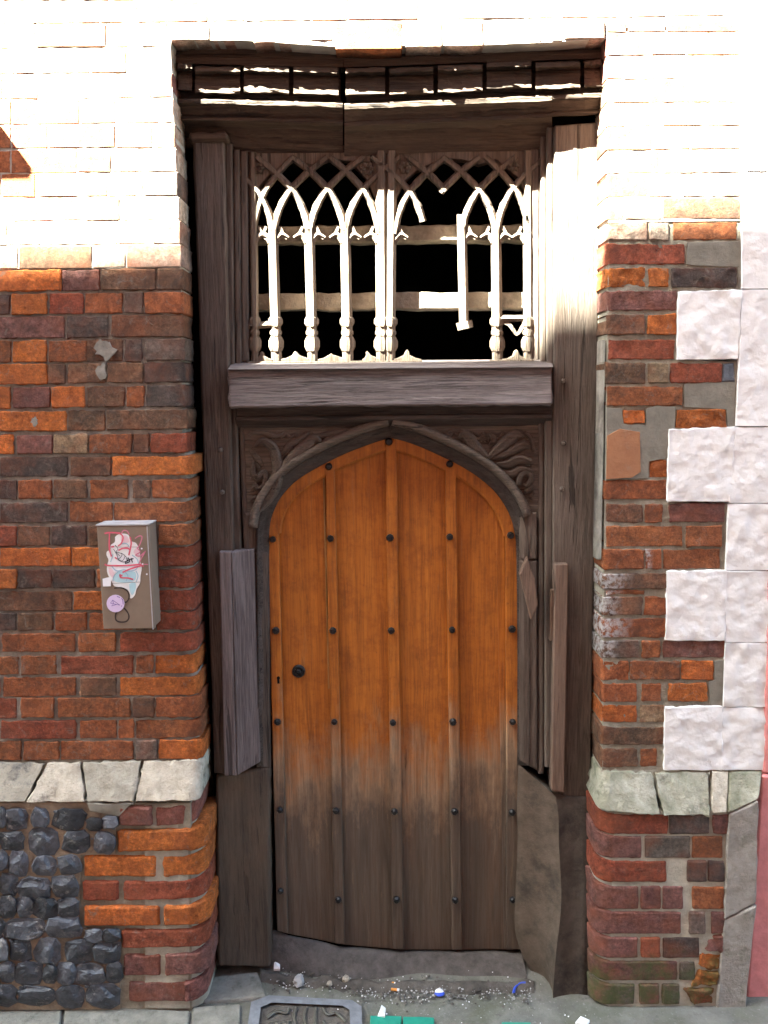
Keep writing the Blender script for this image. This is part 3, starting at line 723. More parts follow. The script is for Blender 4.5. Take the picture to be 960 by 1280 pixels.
# transom
slab('transom', [(284,459),(692,456),(692,507),(285,511)], (.084,.084,.062,.062), .2, MTRANS, fr, 34, 8, .007, amp=.003, fr=16, wob=.004, anis=(.35,1,1))
slab('transom_top', [(290,452),(690,449),(692,459),(284,462)], (.15,.15,.0665,.0665), .12, MTRANS, fr, 20, 3, .003, amp=.0015, fr=16, anis=(.35,1,1))
for pts in ([(435,487),(438,487),(444,504),(441,505)],[(398,493),(403,492),(404,498),(399,499)],[(411,484),(413,484),(415,489),(413,489)]):
    prism('paint_drip', pts, .0715 if pts[0][1] > 485 else .075, .09, MPAPER, fr)
hprof('moulding', 296, 690, -.009, [(504,.11),(518,.112),(520,.100),(524,.098),(527,.108),(531,.125),(535,.135),(535,.2),(504,.2)], MARCH)
# arch: moulded inner order swept round the door head and down both jambs
ARCH_L = [(336,957),(336,800),(335,690),(336,657),(341,638),(352,618),(372,598),(400,581),(435,564),(470,551),(488,546)]
ARCH_R = [(488,546),(512,552),(548,567),(588,588),(618,612),(637,640),(645,668),(647,700),(648,800),(648,957)]
def archpath(P): return smoothline(P, 5)
AP = archpath(ARCH_L)[:-1] + archpath(ARCH_R)
# left half normals point outwards when walking from left foot over the head to right foot
def sweep_arch(name, path, prof, mat, par=fr): return build(name, *sweep_geo(path, prof), mat, par, True)
inner = [(-1.5,.215),(-1.5,.158),(2,.150),(5,.150),(7,.140),(11,.133),(14,.120),(15,.25)]
nL = len(archpath(ARCH_L))
inner = [(o*-1, y) for o, y in inner]
def sgn(path):  # make sure offsets go outwards
    return path
half1 = AP[:nL]+[(491.5,544.8)]; half2 = [(484.5,544.8)]+AP[nL-1:]
inner_o = [(-o, y) for o, y in inner]
sweep_arch('arch_moulding', half1, inner_o, MARCH); sweep_arch('arch_moulding', half2, [(o, y+.0008) for o, y in inner_o], MARCH)
roll = [(13,.135),(14,.114),(17,.103),(21,.101),(24,.108),(25.5,.122),(26,.2),(13,.2)]
aL = [p for p in half1 if p[1] < 662]; aR = [p for p in half2 if p[1] < 652]
sweep_arch('arch_roll', aL, [(o, y) for o, y in roll], MCARVE); sweep_arch('arch_roll', aR, [(o, y+.0008) for o, y in roll], MCARVE)
# spandrel grounds
def spandrel(path, side):
    out = []
    for i, p in enumerate(path):
        a = path[max(i-1, 0)]; b = path[min(i+1, len(path)-1)]; tx, ty = b[0]-a[0], b[1]-a[1]; L = math.hypot(tx, ty)
        q = (p[0]+ty/L*21, p[1]-tx/L*21)
        if q[1] > 533: out.append(q)
    return out
spL = spandrel(aL, 0); spR = spandrel(aR, 1)
prism('spandrel', [(303,531)] + [(303,650)] + spL + [(spL[-1][0],531)], .132, .2, MCARVE, fr)
prism('spandrel', [(spR[0][0],531)] + spR + [(674,650)] + [(674,531)], .132, .2, MCARVE, fr)
# carved foliage
cl = [carve_geo([(322,640),(338,620),(346,600),(347,580),(341,560),(328,551),(319,558)], [3,6,7,7,6,4,2], .134, .020),
      carve_geo([(323,598),(330,590),(332,604),(324,612),(318,604)], [3,4,4,3.5,2], .134, .016),
      carve_geo([(350,592),(362,578),(378,562),(392,549),(402,553)], [3,8,9,7,2], .134, .020),
      carve_geo([(352,568),(362,556),(374,550),(386,540)], [2,4,4,1.5], .134, .012),
      carve_geo([(312,560),(322,574),(328,582)], [2,4,2], .134, .012), carve_geo([(318,575),(316,590),(322,600)], [2,4,2], .134, .012),
      carve_geo([(400,545),(420,541),(440,536)], [3,4,1], .134, .012), carve_geo([(310,545),(316,540),(330,541),(345,545),(356,539)], [2,3,3,3,1], .134, .010),
      carve_geo([(404,553),(412,548),(424,544)], [2,4,1], .134, .014)]
cl += [carve_geo([(338+6*i,596-9*i),(346+6*i,586-9*i),(351+6*i,590-8*i)], [1.2,2.6,1], .134, .013, 3) for i in range(5)]
cl += [carve_geo([(313,585+14*i),(319,580+14*i),(324,586+13*i),(319,592+12*i)], [1.2,2.4,2.2,1], .134, .014, 3) for i in range(4)]
cl += [carve_geo([(335+11*i,541),(341+11*i,546),(347+11*i,541)], [1.2,2.3,1], .134, .010, 3) for i in range(6)]
build('carved_leaf', *join_geo(cl), MCARVE, fr, True)
cr = [carve_geo([(611,572),(598,562),(588,551),(580,543),(575,549)], [3,6,8,6,2], .134, .020),
      carve_geo([(611,572),(622,562),(634,552),(645,543),(655,546)], [3,7,8,7,2], .134, .020),
      carve_geo([(612,574),(628,569),(642,562),(655,556),(663,560)], [2,4,6,6,2], .134, .018),
      carve_geo([(618,580),(634,580),(648,574),(664,578)], [2,6,7,4], .134, .018), carve_geo([(628,588),(640,592),(650,586),(664,588)], [2,5,5,3], .134, .016),
      carve_geo([(648,606),(650,596),(658,591),(664,597),(660,606),(654,604)], [3,4,4,4,3,1.5], .134, .018), carve_geo([(655,616),(662,612),(666,606)], [2,4,2], .134, .014),
      carve_geo([(560,540),(572,538),(590,540)], [1.5,3,2], .134, .010), carve_geo([(610,540),(618,548),(612,558)], [2,4,2], .134, .012), carve_geo([(655,540),(664,548),(668,566)], [2,3,2], .134, .010)]
cr += [carve_geo([(592+5*i,556-3*i),(597+5*i,549-1*i),(603+4*i,552)], [1,2.2,.9], .134, .013, 3) for i in range(3)]
cr += [carve_geo([(632+9*i,568+8*i),(640+8*i,565+9*i),(646+7*i,571+9*i)], [1.1,2.4,1], .134, .014, 3) for i in range(4)]
cr += [carve_geo([(556+12*i,539),(562+12*i,544),(568+12*i,539)], [1.1,2.2,1], .134, .010, 3) for i in range(8)]
cr += [carve_geo([(668,580+12*i),(662,585+12*i),(667,590+12*i)], [1.1,2.2,1], .134, .012, 3) for i in range(4)]
build('carved_leaf', *join_geo(cr), MCARVE, fr, True)
# jamb pieces beside the door
slab('jamb', [(651,642),(672,640),(672,700),(650,700)], (.125,.12,.12,.130), .12, MPOSTR, fr, 5, 8, .005, amp=.004, fr=16, wob=.002, rL=.015)
slab('jamb', [(650,700.5),(672,700.5),(673,965),(650,952)], (.130,.12,.12,.130), .12, MPOST, fr, 5, 22, .005, amp=.004, fr=12, wob=.002, rL=.015, anis=(1,1,.4))
slab('jamb', [(305,640),(324,645),(322,690),(307,690)], (.125,.135,.135,.125), .12, MPOST, fr, 4, 5, .004, amp=.004, fr=16, rR=.01)
slab('jamb', [(318,690),(335,690),(338,960),(320,960)], (.128,.150,.150,.128), .1, MPOST, fr, 3, 12, .004, amp=.003, fr=10)
# foot of the left post and worn foot of the right one
slab('post_foot', [(268,969),(338,957),(339,1212),(271,1209)], (.104,.145,.118,.082), .2, MBASE, fr, 10, 26, .010, amp=.007, fr=10, wob=.004, anis=(1,1,.4))
def foot_right():
    Lx = [(648,955),(646,1000),(647,1050),(645,1100),(643,1150),(648,1180),(662,1212),(688,1252)]
    Rg = [(694,995),(698,1020),(699,1060),(701,1100),(702,1120),(700,1150),(695,1190),(691,1252)]
    Rt = [(737,995),(737,1020),(737,1060),(736,1100),(736,1120),(736,1150),(735,1190),(734,1256)]
    rows = []
    Lx2 = smoothline(Lx, 3); Rg2 = smoothline(Rg, 3); Rt2 = smoothline(Rt, 3); n = len(Lx2)
    V = []; F = []
    for i in range(n):
        t = i/(n-1); yl = .155-.05*t; yr = .085-.095*t; 
        yr2 = .098-.10*t
        pl, pr_, pt = Lx2[i], Rg2[i], Rt2[i]
        pl = (pl[0], pl[1])
        sec = [W(pl[0], pl[1], yl+.12)]
        for k in range(6):
            s = k/5; x = pl[0]+(pr_[0]-pl[0])*s; yy = pl[1]+(pr_[1]-pl[1])*s; dep = yl+(yr-yl)*s+.016*math.sin(s*math.pi)*(.4+t)
            p = W(x, yy, dep); p.y += .006*N3(p, 12, 4); sec.append(p)
        for k in range(1, 5):
            s = k/4; x = pr_[0]+(pt[0]-pr_[0])*s; yy = pr_[1]+(pt[1]-pr_[1])*s
            p = W(x, yy, yr+(yr2-yr)*s+.010*math.sin(s*3.14)); p.y += .004*N3(p, 12, 9); sec.append(p)
        sec.append(W(pt[0], pt[1], yr2+.15)); V += sec
    m = len(sec)
    F = [(i*m+j, (i+1)*m+j, (i+1)*m+j+1, i*m+j+1) for i in range(n-1) for j in range(6)]
    build('post_foot', V, F, MBASER, fr, True)
    F = [(i*m+j, (i+1)*m+j, (i+1)*m+j+1, i*m+j+1) for i in range(n-1) for j in range(6, m-1)]
    F += [tuple(range(m))]
    build('post_foot', V, F, MBASED, fr, True)
foot_right()
# oak pegs
def peg_geo(px, py, y, r, h, n=8):
    c = W(px, py, y); V = []; F = []
    for k, (rr, yy) in enumerate([(1, .004), (1.0, -h*.7), (.6, -h)]):
        for i in range(n): V.append(c+Vector((math.cos(i*2*math.pi/n)*r*rr, yy, math.sin(i*2*math.pi/n)*r*rr)))
    for k in range(2):
        for i in range(n): F.append((k*n+i, k*n+(i+1) % n, (k+1)*n+(i+1) % n, (k+1)*n+i))
    F.append(tuple(range(2*n, 3*n))); return V, F
for px, py in [(704,476),(704,554),(702,611),(704,736),(276,562),(278,615)]:
    build('peg', *peg_geo(px, py, .101, .0075, .012 if py != 736 else .002), MPOSTR, fr)

# ------------------------------------------------------------------ boards nailed on the frame
bl = thing('cover_board', 'pair of grey weathered boards boxing in the left door post, cut square on top', 'board', W(300, 968, .08))
slab('front_board', [(274,690),(288.5,690),(295.5,970),(280.5,970)], .078, .035, MBOARD, bl, 3, 16, .003, amp=.0015, fr=9)
slab('return_board', [(289,690),(318,686),(325,953),(296.3,969.5)], (.078,.122,.122,.078), .055, MBOARD, bl, 5, 16, .003, amp=.0015, fr=9, wob=.0008)
ba = slab('timber_batten', [(694,705),(711,705),(705.5,991),(689,989)], .074, .032, MBATT, None, 3, 20, .003, amp=.0012, fr=9, wob=.0012)
tag(ba, 'long brown timber batten nailed upright to the right door post', 'batten')
sp = slab('timber_offcut', [(688.5,738),(694.5,736),(693,800),(687.5,802)], .088, .022, MSHARD, None, 2, 6, .002, amp=.002, fr=25, wob=.003)
tag(sp, 'short splintered strip beside the top of the brown batten', 'splinter')
sh = prism('loose_shard', [(659.5,697),(650,718),(664,775),(673,757),(668.5,724)], .072, .098, MSHARD, None, .003)
tag(sh, 'broken diamond shaped piece of wood sticking out right of the door', 'wood shard')

# ================================================================== OPEN TRACERY WINDOW
tw = thing('tracery_window', 'broken open gothic wooden tracery above the transom with one mullion missing', 'window', W(490, 455, .17))
YT, YB = .136, .182
def bar_prof(wd): return [(-wd/2, YB), (-wd/2, YT+.016), (-wd*.22, YT), (wd*.22, YT), (wd/2, YT+.016), (wd/2, YB)]
def bar(name, pp, wd, jit=.12): return build(name, *sweep_geo(pp, bar_prof(wd), jit=jit), MTRAC, tw)
def mullion(xt, xb, yt, yb, wd, cusps=(-1, 1), base=True):
    pp = [(xt+(xb-xt)*t/8, yt+(yb-yt)*t/8) for t in range(9)]
    parts = [sweep_geo(pp, bar_prof(wd), jit=.10)]
    xc = xt+(xb-xt)*.03
    for sd in cusps:
        parts.append(sweep_geo(smoothline([(xc+sd*wd*.2, 302, 1.5), (xc+sd*(wd*.5+4), 293, 1), (xc+sd*(wd*.5+13), 297, .55)], 3), [(-3, YB-.004), (-3, YT+.008), (0, YT+.004), (3, YT+.008), (3, YB-.004)]))
        parts.append(sweep_geo(smoothline([(xc+sd*(wd*.5+2), 283, .8), (xc+sd*(wd*.5+6), 292, 1), (xc+sd*(wd*.5+11), 299, .5)], 3), [(-2, YB-.004), (-2, YT+.008), (2, YT+.008), (2, YB-.004)]))
    if base:
        for y0, dw, hh in [(402, 5, 6), (430, 6, 9), (416, 2, 4)]:
            x_ = xt+(xb-xt)*((y0-yt)/(yb-yt))
            parts.append(sweep_geo([(x_, y0-hh, .75), (x_, y0-hh*.4, 1), (x_, y0+hh*.4, 1), (x_, y0+hh, .75)], [(-wd/2-dw/2, YB-.002), (-wd/2-dw/2, YT+.012), (-wd*.2, YT-.004), (wd*.2, YT-.004), (wd/2+dw/2, YT+.012), (wd/2+dw/2, YB-.002)]))
    return build('mullion', *join_geo(parts), MTRAC, tw)
mullion(341, 346, 286, 452, 13); mullion(386.5, 391, 286, 452, 13); mullion(431.5, 435, 286, 452, 13)
mullion(476, 478, 188, 453, 15, (-1,)); mullion(489.5, 487, 188, 453, 14, (1,))
mullion(577, 580, 268, 404, 12, (1,), False); mullion(620, 622, 286, 452, 13)
mullion(316, 319, 190, 452, 10, (1,)); mullion(660, 661, 188, 452, 13, (-1,))
bar('mullion_stub', [(580,402),(582,411)], 19)
SH = [(0,292),(4,273),(9,259),(15.5,246),(22.5,236),(45,214),(68,196)]
def branch(xm, sd, k=1.0, lo=0, hi=1):
    P = smoothline([(xm+sd*a*k, b) for a, b in SH], 5); n = len(P)
    P = P[int(lo*(n-1)):int(hi*(n-1))+1]
    return build('tracery_bar', *sweep_geo(P, [(o, y+(.0012 if sd > 0 else 0)) for o, y in bar_prof(9.3)], jit=.18), MTRAC, tw)
for xm in (341.5, 386.5, 431.5):
    branch(xm, 1); branch(xm, -1, .98)
branch(316, 1, .74); branch(474, -1, .92); branch(493, 1, .95)
branch(532, -1, 1, .14, 1); branch(532, 1, 1, .62, 1)
branch(577, 1); branch(577, -1, 1, .66, 1); branch(620.5, 1, .9); branch(620.5, -1); branch(662, -1, .82)
# solid heads above the bars with carved rosettes
prism('tracery_head', [(311,189),(475,187),(475,205),(462,203),(411,199),(389,206),(366,199),(340,214),(325,232),(318,262),(311,262)], YT+.012, YB, MTRAC, tw, .002)
prism('tracery_head', [(489,186),(666,184),(666,260),(660,250),(648,222),(620,199),(600,205),(578,199),(552,198),(520,214),(506,226),(494,250),(489,250)], YT+.012, YB, MTRAC, tw, .002)
prism('tracery_head', [(440,204),(475,203),(475,240),(468,246),(460,226)], YT+.014, YB-.001, MTRAC, tw, .002)
rs = []
for cx, cy in [(323,210),(459,211),(506,209),(642,206)]:
    for k in range(6):
        a = k*1.047; rs.append(carve_geo([(cx+2*math.cos(a), cy+2*math.sin(a)), (cx+5*math.cos(a), cy+5*math.sin(a)), (cx+9*math.cos(a), cy+9*math.sin(a))], [1.5,3,.8], YT+.012, .010, 2))
build('rosette', *join_geo(rs), MTRAC, tw, True)
hprof_t = lambda nm, xl, xr, pr: build(nm, *sweep_geo([(xl, 0), (xr, 0)], [(0, 0)]), MTRAC, tw)
prism('tracery_rail', [(300,183),(680,178),(680,189),(300,192)], .146, .23, MBEAM, tw, .003)
# sill fragments with ogee cusps
for xa, xb, pk_, top in [(314,340,327,440),(349,394,369,440),(397,438,414,442.5),(453,482,459,440),(487,527,509,438),(627,664,646,438)]:
    pts = [(xa,455),(xa,449),(xa+(pk_-xa)*.45,447.5),(xa+(pk_-xa)*.8,444),(pk_-2,top+1),(pk_,top-1),(pk_+2,top+1),(pk_+(xb-pk_)*.2,444),(pk_+(xb-pk_)*.6,447.5),(xb,449),(xb,455)]
    prism('sill_cusp', pts, YT+.004, YB-.002, MTRAC, tw, .002)
prism('tracery_sill', [(308,452),(528,450.5),(528,457),(308,459)], YT-.004, YB+.01, MTRAC, tw, .002); prism('tracery_sill', [(612,450),(668,449),(668,456),(612,457)], YT-.004, YB+.01, MTRAC, tw, .002)
build('cross_stub', *sweep_geo([(308,406),(318,406),(330,405.5),(343,405)], [(-5,YB-.003),(-5,YT+.014),(-1,YT+.004),(4,YT+.012),(4,YB-.003)], jit=.2), MTRAC, tw)
build('cross_stub', *join_geo([sweep_geo([(622,398),(645,398),(664,397.5)], [(-4,YB-.003),(-4,YT+.010),(0,YT+.003),(4,YT+.010),(4,YB-.003)], jit=.15),
     sweep_geo(smoothline([(627,402,1),(636,405,1),(644,416,.8),(646,418,.6),(649,415,.8),(655,406,1),(664,403,1)], 3), [(-2.5,YB-.005),(-2.5,YT+.010),(2.5,YT+.010),(2.5,YB-.005)])]), MTRAC, tw)
# stone bars behind and the dark room
for y0, y1 in [(281,302),(365,387)]:
    ob = slab('ledge_bar', [(296,y0+1),(676,y0-1),(676,y1-1),(296,y1+1)], .192, .06, MOLDBAR, None, 30, 3, .004, amp=.003, fr=40, wob=.004)
    tag(ob, 'rough horizontal bar close behind the tracery, '+('upper one under the arches' if y0 == 281 else 'lower one half way down'), 'bar', 'bars behind the tracery')
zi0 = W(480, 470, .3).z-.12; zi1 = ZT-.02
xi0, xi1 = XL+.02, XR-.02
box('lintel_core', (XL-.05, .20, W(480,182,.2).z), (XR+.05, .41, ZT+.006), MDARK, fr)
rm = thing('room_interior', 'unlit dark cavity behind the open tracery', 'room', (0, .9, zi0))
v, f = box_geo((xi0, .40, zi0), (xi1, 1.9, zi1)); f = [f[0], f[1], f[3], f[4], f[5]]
build('room_lining', v, f, MDARK, rm)  # black lining stands for the unlit depth

# ================================================================== DOOR
dr = thing('plank_door', 'arched orange oak plank door with iron studs, bleached and grey at the bottom', 'door', W(490, 1188, .17))
YD = .176
def dbot(x): return 1164+(x-345)*.21 if x < 425 else (1181+(x-425)*.085 if x < 500 else 1187.5)
ribs = [((334,348),(346,360)), ((406,418),(418,431)), ((481.5,495.5),(490.5,505)), ((556.5,570.5),(565,578)), ((632,650),(633.5,651))]
topy = [640, 560, 548, 560, 640]
for i in range(4):
    a, b = ribs[i], ribs[i+1]
    xt0, xt1 = (a[0][0]+a[0][1])/2, (b[0][0]+b[0][1])/2; xb0, xb1 = (a[1][0]+a[1][1])/2, (b[1][0]+b[1][1])/2
    tp = 545 if i in (1, 2) else 575
    slab('plank', [(xt0,tp),(xt1,tp),(xb1,dbot(xb1)),(xb0,dbot(xb0))], YD, .035, MDOOR, dr, 6, 30, .002, amp=.0016, fr=7, anis=(1,1,.3))
for i, (a, b) in enumerate(ribs):
    tp = [655, 572, 549, 572, 655][i]
    slab('cover_strip', [(a[0],tp),(a[1],tp),(b[1],dbot(b[1])),(b[0],dbot(b[0]))], YD-.017, .018, MDOOR, dr, 3, 30, .003, amp=.001, fr=9, wob=.0008, anis=(1,1,.3))
    if i == 1: slab('fresh_strip', [(a[0]-3,tp+16),(a[0]-.3,tp+14),(b[0]-6,860),(b[0]-8,862)], YD-.008, .010, MDOORE, dr, 2, 10, .0015)
    if i == 4: slab('fresh_strip', [(a[0]-12,650),(a[0]-.5,672),(b[0]-.5,1186),(b[0]-3,1186)], YD-.004, .006, MDOOR, dr, 2, 16, .0015)
# curved rim under the arch
rimL = [p for p in half1 if p[1] < 668]; rimR = [p for p in half2 if p[1] < 672]
rp_ = [(0.5, YD+.004), (0.5, YD-.016), (-14, YD-.016), (-16.5, YD-.010), (-16.5, YD+.004)]
build('arched_rim', *sweep_geo(rimL, rp_), MDOOR, dr); build('arched_rim', *sweep_geo(rimR, rp_), MDOOR, dr)
# studs: faceted heads sharing one mesh
def stud_geo(r, h):
    V = []; F = []; n = 4
    for k, (rr, yy) in enumerate([(1, .003), (1, -h*.45), (.62, -h)]):
        for i in range(8):
            a = math.pi/8+i*math.pi/4; e = 1.0 if i % 2 else 1.0
            V.append(Vector((math.cos(a)*r*rr, yy, math.sin(a)*r*rr)))
    for k in range(2):
        for i in range(8): F.append((k*8+i, k*8+(i+1) % 8, (k+1)*8+(i+1) % 8, (k+1)*8+i))
    F.append(tuple(range(16, 24))); return V, F
first = None
for px, py in [(486,552),(411,583),(562,580),(341,674),(413,673),(487.5,672),(562,671),(638,669),(345,788),(416,788),(489,788),(565,787),(640,786),
               (347,902),(418,902),(491,903),(566,902),(640.5,902),(350,1012),(420,1013),(493,1014),(568,1014),(640,1015),(351,1113),(423,1124),(495.5,1124),(569,1124.5),(640.5,1124)]:
    c = W(px, py, YD-.017)
    if first is None:
        first = build('stud', [v+c for v in stud_geo(.0112, .013)[0]], stud_geo(.0112, .013)[1], MIRON, dr); o = first
    else:
        o = first.copy(); COL.objects.link(o); o.parent = dr; o.location = c+Vector((0, (.003-.013)/2, 0))-wloc(dr)
    o.rotation_euler = (0, random.uniform(-.5, .5), 0); s_ = random.uniform(.9, 1.08); o.scale = (s_, 1, s_)
def disc_geo(c, prof, n=20):
    V = []; F = []
    for r, y in prof:
        for i in range(n): V.append(c+Vector((math.cos(i*2*math.pi/n)*r, y, math.sin(i*2*math.pi/n)*r)))
    for k in range(len(prof)-1):
        for i in range(n): F.append((k*n+i, k*n+(i+1) % n, (k+1)*n+(i+1) % n, (k+1)*n+i))
    F.append(tuple((len(prof)-1)*n+i for i in range(n))); return V, F
c = W(373.5, 838.5, YD)
lk = build('lock_rose', *disc_geo(c, [(.021,.003),(.021,-.006),(.018,-.010),(.0125,-.010),(.0115,-.005),(.0085,-.005)]), MIRON, dr, False)
build('lock_barrel', *disc_geo(c, [(.008,-.003),(.008,-.012),(.006,-.014),(.003,-.014),(.0025,-.008)], 14), MIRON, lk)
kc = W(348, 849, YD-.0175)
kp = [(math.cos(a)*.0058, math.sin(a)*.0058+.004) for a in [i*math.pi/6-math.pi*.3 for i in range(10)]]
kv = [kc+Vector((x*.9, 0, z)) for x, z in kp] + [kc+Vector((-.0035, 0, -.014)), kc+Vector((.0035, 0, -.014))]
n_ = len(kv); kv2 = kv+[p+Vector((0, .003, 0)) for p in kv]
kv2 = [p+Vector((0, -.0012, 0)) for p in kv2]
build('keyhole_dark', kv2, [tuple(range(n_))]+[(i, (i+1) % n_, n_+(i+1) % n_, n_+i) for i in range(n_)], MDARK, dr)  # black shape stands for the dark of the keyhole
# black fillers standing for the darkness behind the door edge and posts
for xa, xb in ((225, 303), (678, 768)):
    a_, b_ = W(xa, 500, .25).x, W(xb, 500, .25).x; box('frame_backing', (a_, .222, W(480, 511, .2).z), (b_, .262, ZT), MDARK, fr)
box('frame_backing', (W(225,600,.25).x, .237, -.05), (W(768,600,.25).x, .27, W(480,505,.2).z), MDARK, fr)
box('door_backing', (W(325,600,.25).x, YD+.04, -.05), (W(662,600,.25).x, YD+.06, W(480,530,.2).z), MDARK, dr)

# ================================================================== METER BOX with stickers and graffiti
YX = -.072
mb = thing('meter_box', 'small brown steel cabinet with graffiti and stickers fixed to the brick wall', 'cabinet', W(157, 787, 0))
x0w, x1w = W(125, 720, YX).x, W(189.5, 720, YX).x; z0w, z1w = W(157, 786, YX).z, W(157, 657, YX).z
def bevbox(name, lo, hi, b, mat, par):
    (ax, ay, az), (bx2, by, bz) = lo, hi
    V = []; 
    for y, i in ((ay, b), (ay+b, 0), (by, 0)):
        V += [Vector((ax+i, y, az+i)), Vector((bx2-i, y, az+i)), Vector((bx2-i, y, bz-i)), Vector((ax+i, y, bz-i))]
    F = [(0, 1, 2, 3)]
    for k in range(2):
        for i in range(4): F.append((k*4+i, k*4+(i+1) % 4, (k+1)*4+(i+1) % 4, (k+1)*4+i))
    F.append((11, 10, 9, 8)); return build(name, V, F, mat, par)
bevbox('cabinet_body', (x0w+.004, YX+.012, z0w+.003), (x1w-.002, .004, z1w-.002), .002, MBOX, mb)
lid = bevbox('cabinet_door', (x0w, YX, z0w), (x1w, YX+.011, z1w), .0015, MBOX, mb)
box('hinge_seam', (x1w-.006, YX-.0012, z0w-.003), (x1w-.0035, YX+.004, z1w-.002), MBOXE, lid)
box('sky_lit_top', (x0w-.002, YX-.0015, z1w+.0005), (x1w+.001, .004, z1w+.0035), MBOXE, mb)  # pale strip on top, sky reflection put into its colour
# printed matter: coordinates below are pixels of the photograph, 8x, origin (110,640)
def Z(p, y): return W(110+p[0]/8, 640+p[1]/8, y)
LY = [YX-.0006]
def poly(name, pts, mat, par=lid, sm=True):
    LY[0] -= .00012
    P = smoothline(list(pts)+[pts[0]], 3)[:-1] if sm else pts
    P = [Z(p, LY[0]) for p in P]; c = sum(P, Vector())/len(P)
    return build(name, P+[c], [(i, (i+1) % len(P), len(P)) for i in range(len(P))], mat, par)
def stroke(name, lines, wd, mat, par=lid, sm=True):
    LY[0] -= .00012; geos = []
    for pts in lines:
        P = smoothline(pts, 4) if sm and len(pts) > 2 else pts
        V = []; F = []; n = len(P)
        for i, p in enumerate(P):
            a = P[max(i-1, 0)]; b = P[min(i+1, n-1)]; tx, ty = b[0]-a[0], b[1]-a[1]; L = math.hypot(tx, ty) or 1
            w_ = wd/2*(1+.25*mn.noise(Vector((p[0]*.03, p[1]*.03, 1))))
            V += [Z((p[0]+ty/L*w_, p[1]-tx/L*w_), LY[0]), Z((p[0]-ty/L*w_, p[1]+tx/L*w_), LY[0])]
        F = [(2*i, 2*i+1, 2*i+3, 2*i+2) for i in range(n-1)]; geos.append((V, F))
    if name == 'print':
        for g in geos: build(name, *g, mat, par)
        return
    return build(name, *join_geo(geos), mat, par)
poly('sticker', [(270,250),(300,225),(350,215),(405,230),(430,290),(480,310),(510,370),(522,440),(525,510),(538,560),(525,640),(520,710),(485,770),(470,830),(430,865),(405,830),(400,780),(330,755),(262,740),(235,690),(205,640),(190,590),(192,530),(205,480),(185,430),(190,395),(225,375),(228,330),(268,300)], MPAPER)
poly('print', [(240,470),(300,440),(400,440),(490,480),(500,560),(420,590),(380,590),(270,600),(228,560)], MWHT)
poly('print', [(262,640),(300,595),(380,590),(470,600),(480,660),(440,700),(330,705),(265,690)], MBLUEP)
poly('print', [(410,720),(470,700),(478,760),(445,830),(420,790)], MBLUEP)
poly('print', [(330,240),(380,235),(405,265),(410,300),(360,310),(330,290)], MPINKP)
poly('print', [(205,560),(240,570),(265,620),(250,660),(215,620)], MPINKP); poly('print', [(490,350),(510,400),(500,440),(455,400)], MPINKP)
stroke('print', [[(320,330),(350,312),(390,320),(410,345)], [(225,500),(240,460),(250,420)], [(235,540),(290,590),(360,575),(400,590),(470,580),(505,540)], [(370,600),(400,640),(380,690)], [(480,590),(500,640),(480,700)], [(250,690),(260,640),(300,600)], [(440,430),(490,470),(505,520)]], 9, MBLUEL)
stroke('print', [[(265,340),(300,350),(495,350)], [(240,715),(520,700)], [(370,530),(540,522)]], 4, MGRYL, sm=False)
stroke('graffiti', [[(165,215),(225,205),(320,212)], [(215,215),(212,300),(216,380),(235,445)], [(320,215),(350,250),(335,310),(300,340)], [(420,250),(432,310),(420,380),(408,432)], [(303,385),(345,365),(395,362),(415,375)], [(170,520),(200,535),(380,535),(540,522)], [(345,605),(420,570),(520,540),(558,540)], [(320,620),(330,655),(400,660),(452,676)], [(345,630),(325,640)], [(230,350),(262,345)], [(270,452),(288,470)]], 15, MREDP)
stroke('graffiti', [[(470,265),(510,240),(540,250),(520,320),(495,360)], [(490,360),(520,400),(475,430),(520,440),(575,390)], [(575,390),(530,470),(510,520)], [(335,215),(355,185),(390,190),(412,225)], [(540,522),(600,525)]], 11, MMAG)
stroke('graffiti', [[(270,330),(300,370),(280,400),(320,440)], [(255,370),(290,430),(300,480)], [(280,400),(340,420),(320,460),(290,470)], [(330,410),(370,440),(340,490),(300,470)], [(360,430),(395,470),(370,510)], [(300,480),(360,500),(420,470)], [(400,500),(380,460)]], 5, MINK)
stroke('graffiti', [[(370,500),(410,480),(455,465)], [(400,455),(415,495),(370,515)], [(430,460),(445,505)]], 11, MINK)
stroke('graffiti', [[(262,762),(330,758),(390,785),(412,840),(395,890),(368,905)], [(360,960),(400,1010),(408,1060),(380,1095),(320,1100),(280,1080),(275,1030),(288,1000)]], 15, MLOOP)
poly('sticker', [(145,668),(205,652),(232,660),(228,742),(150,745)], MWHT, sm=False)
poly('sticker', [(275+90*math.cos(i*.3142), 915+88*math.sin(i*.3142)) for i in range(20)], MLILAC, sm=False)
stroke('print', [[(225,912),(245,880),(320,932)], [(225,912),(320,932)], [(245,880),(255,915)], [(255,918),(235,940),(285,925)]], 5, MVIO, sm=False)
stroke('print', [[(335,860),(348,880),(352,925)], [(290,845),(320,855)], [(340,935),(335,945)]], 7, MVIO, sm=False)
for k in range(5): 
    pass
for px, py in [(537,366),(588,622),(545,520)]: poly('rivet', [(px+9*math.cos(i*.785), py+9*math.sin(i*.785)) for i in range(8)], MWHT, sm=False)

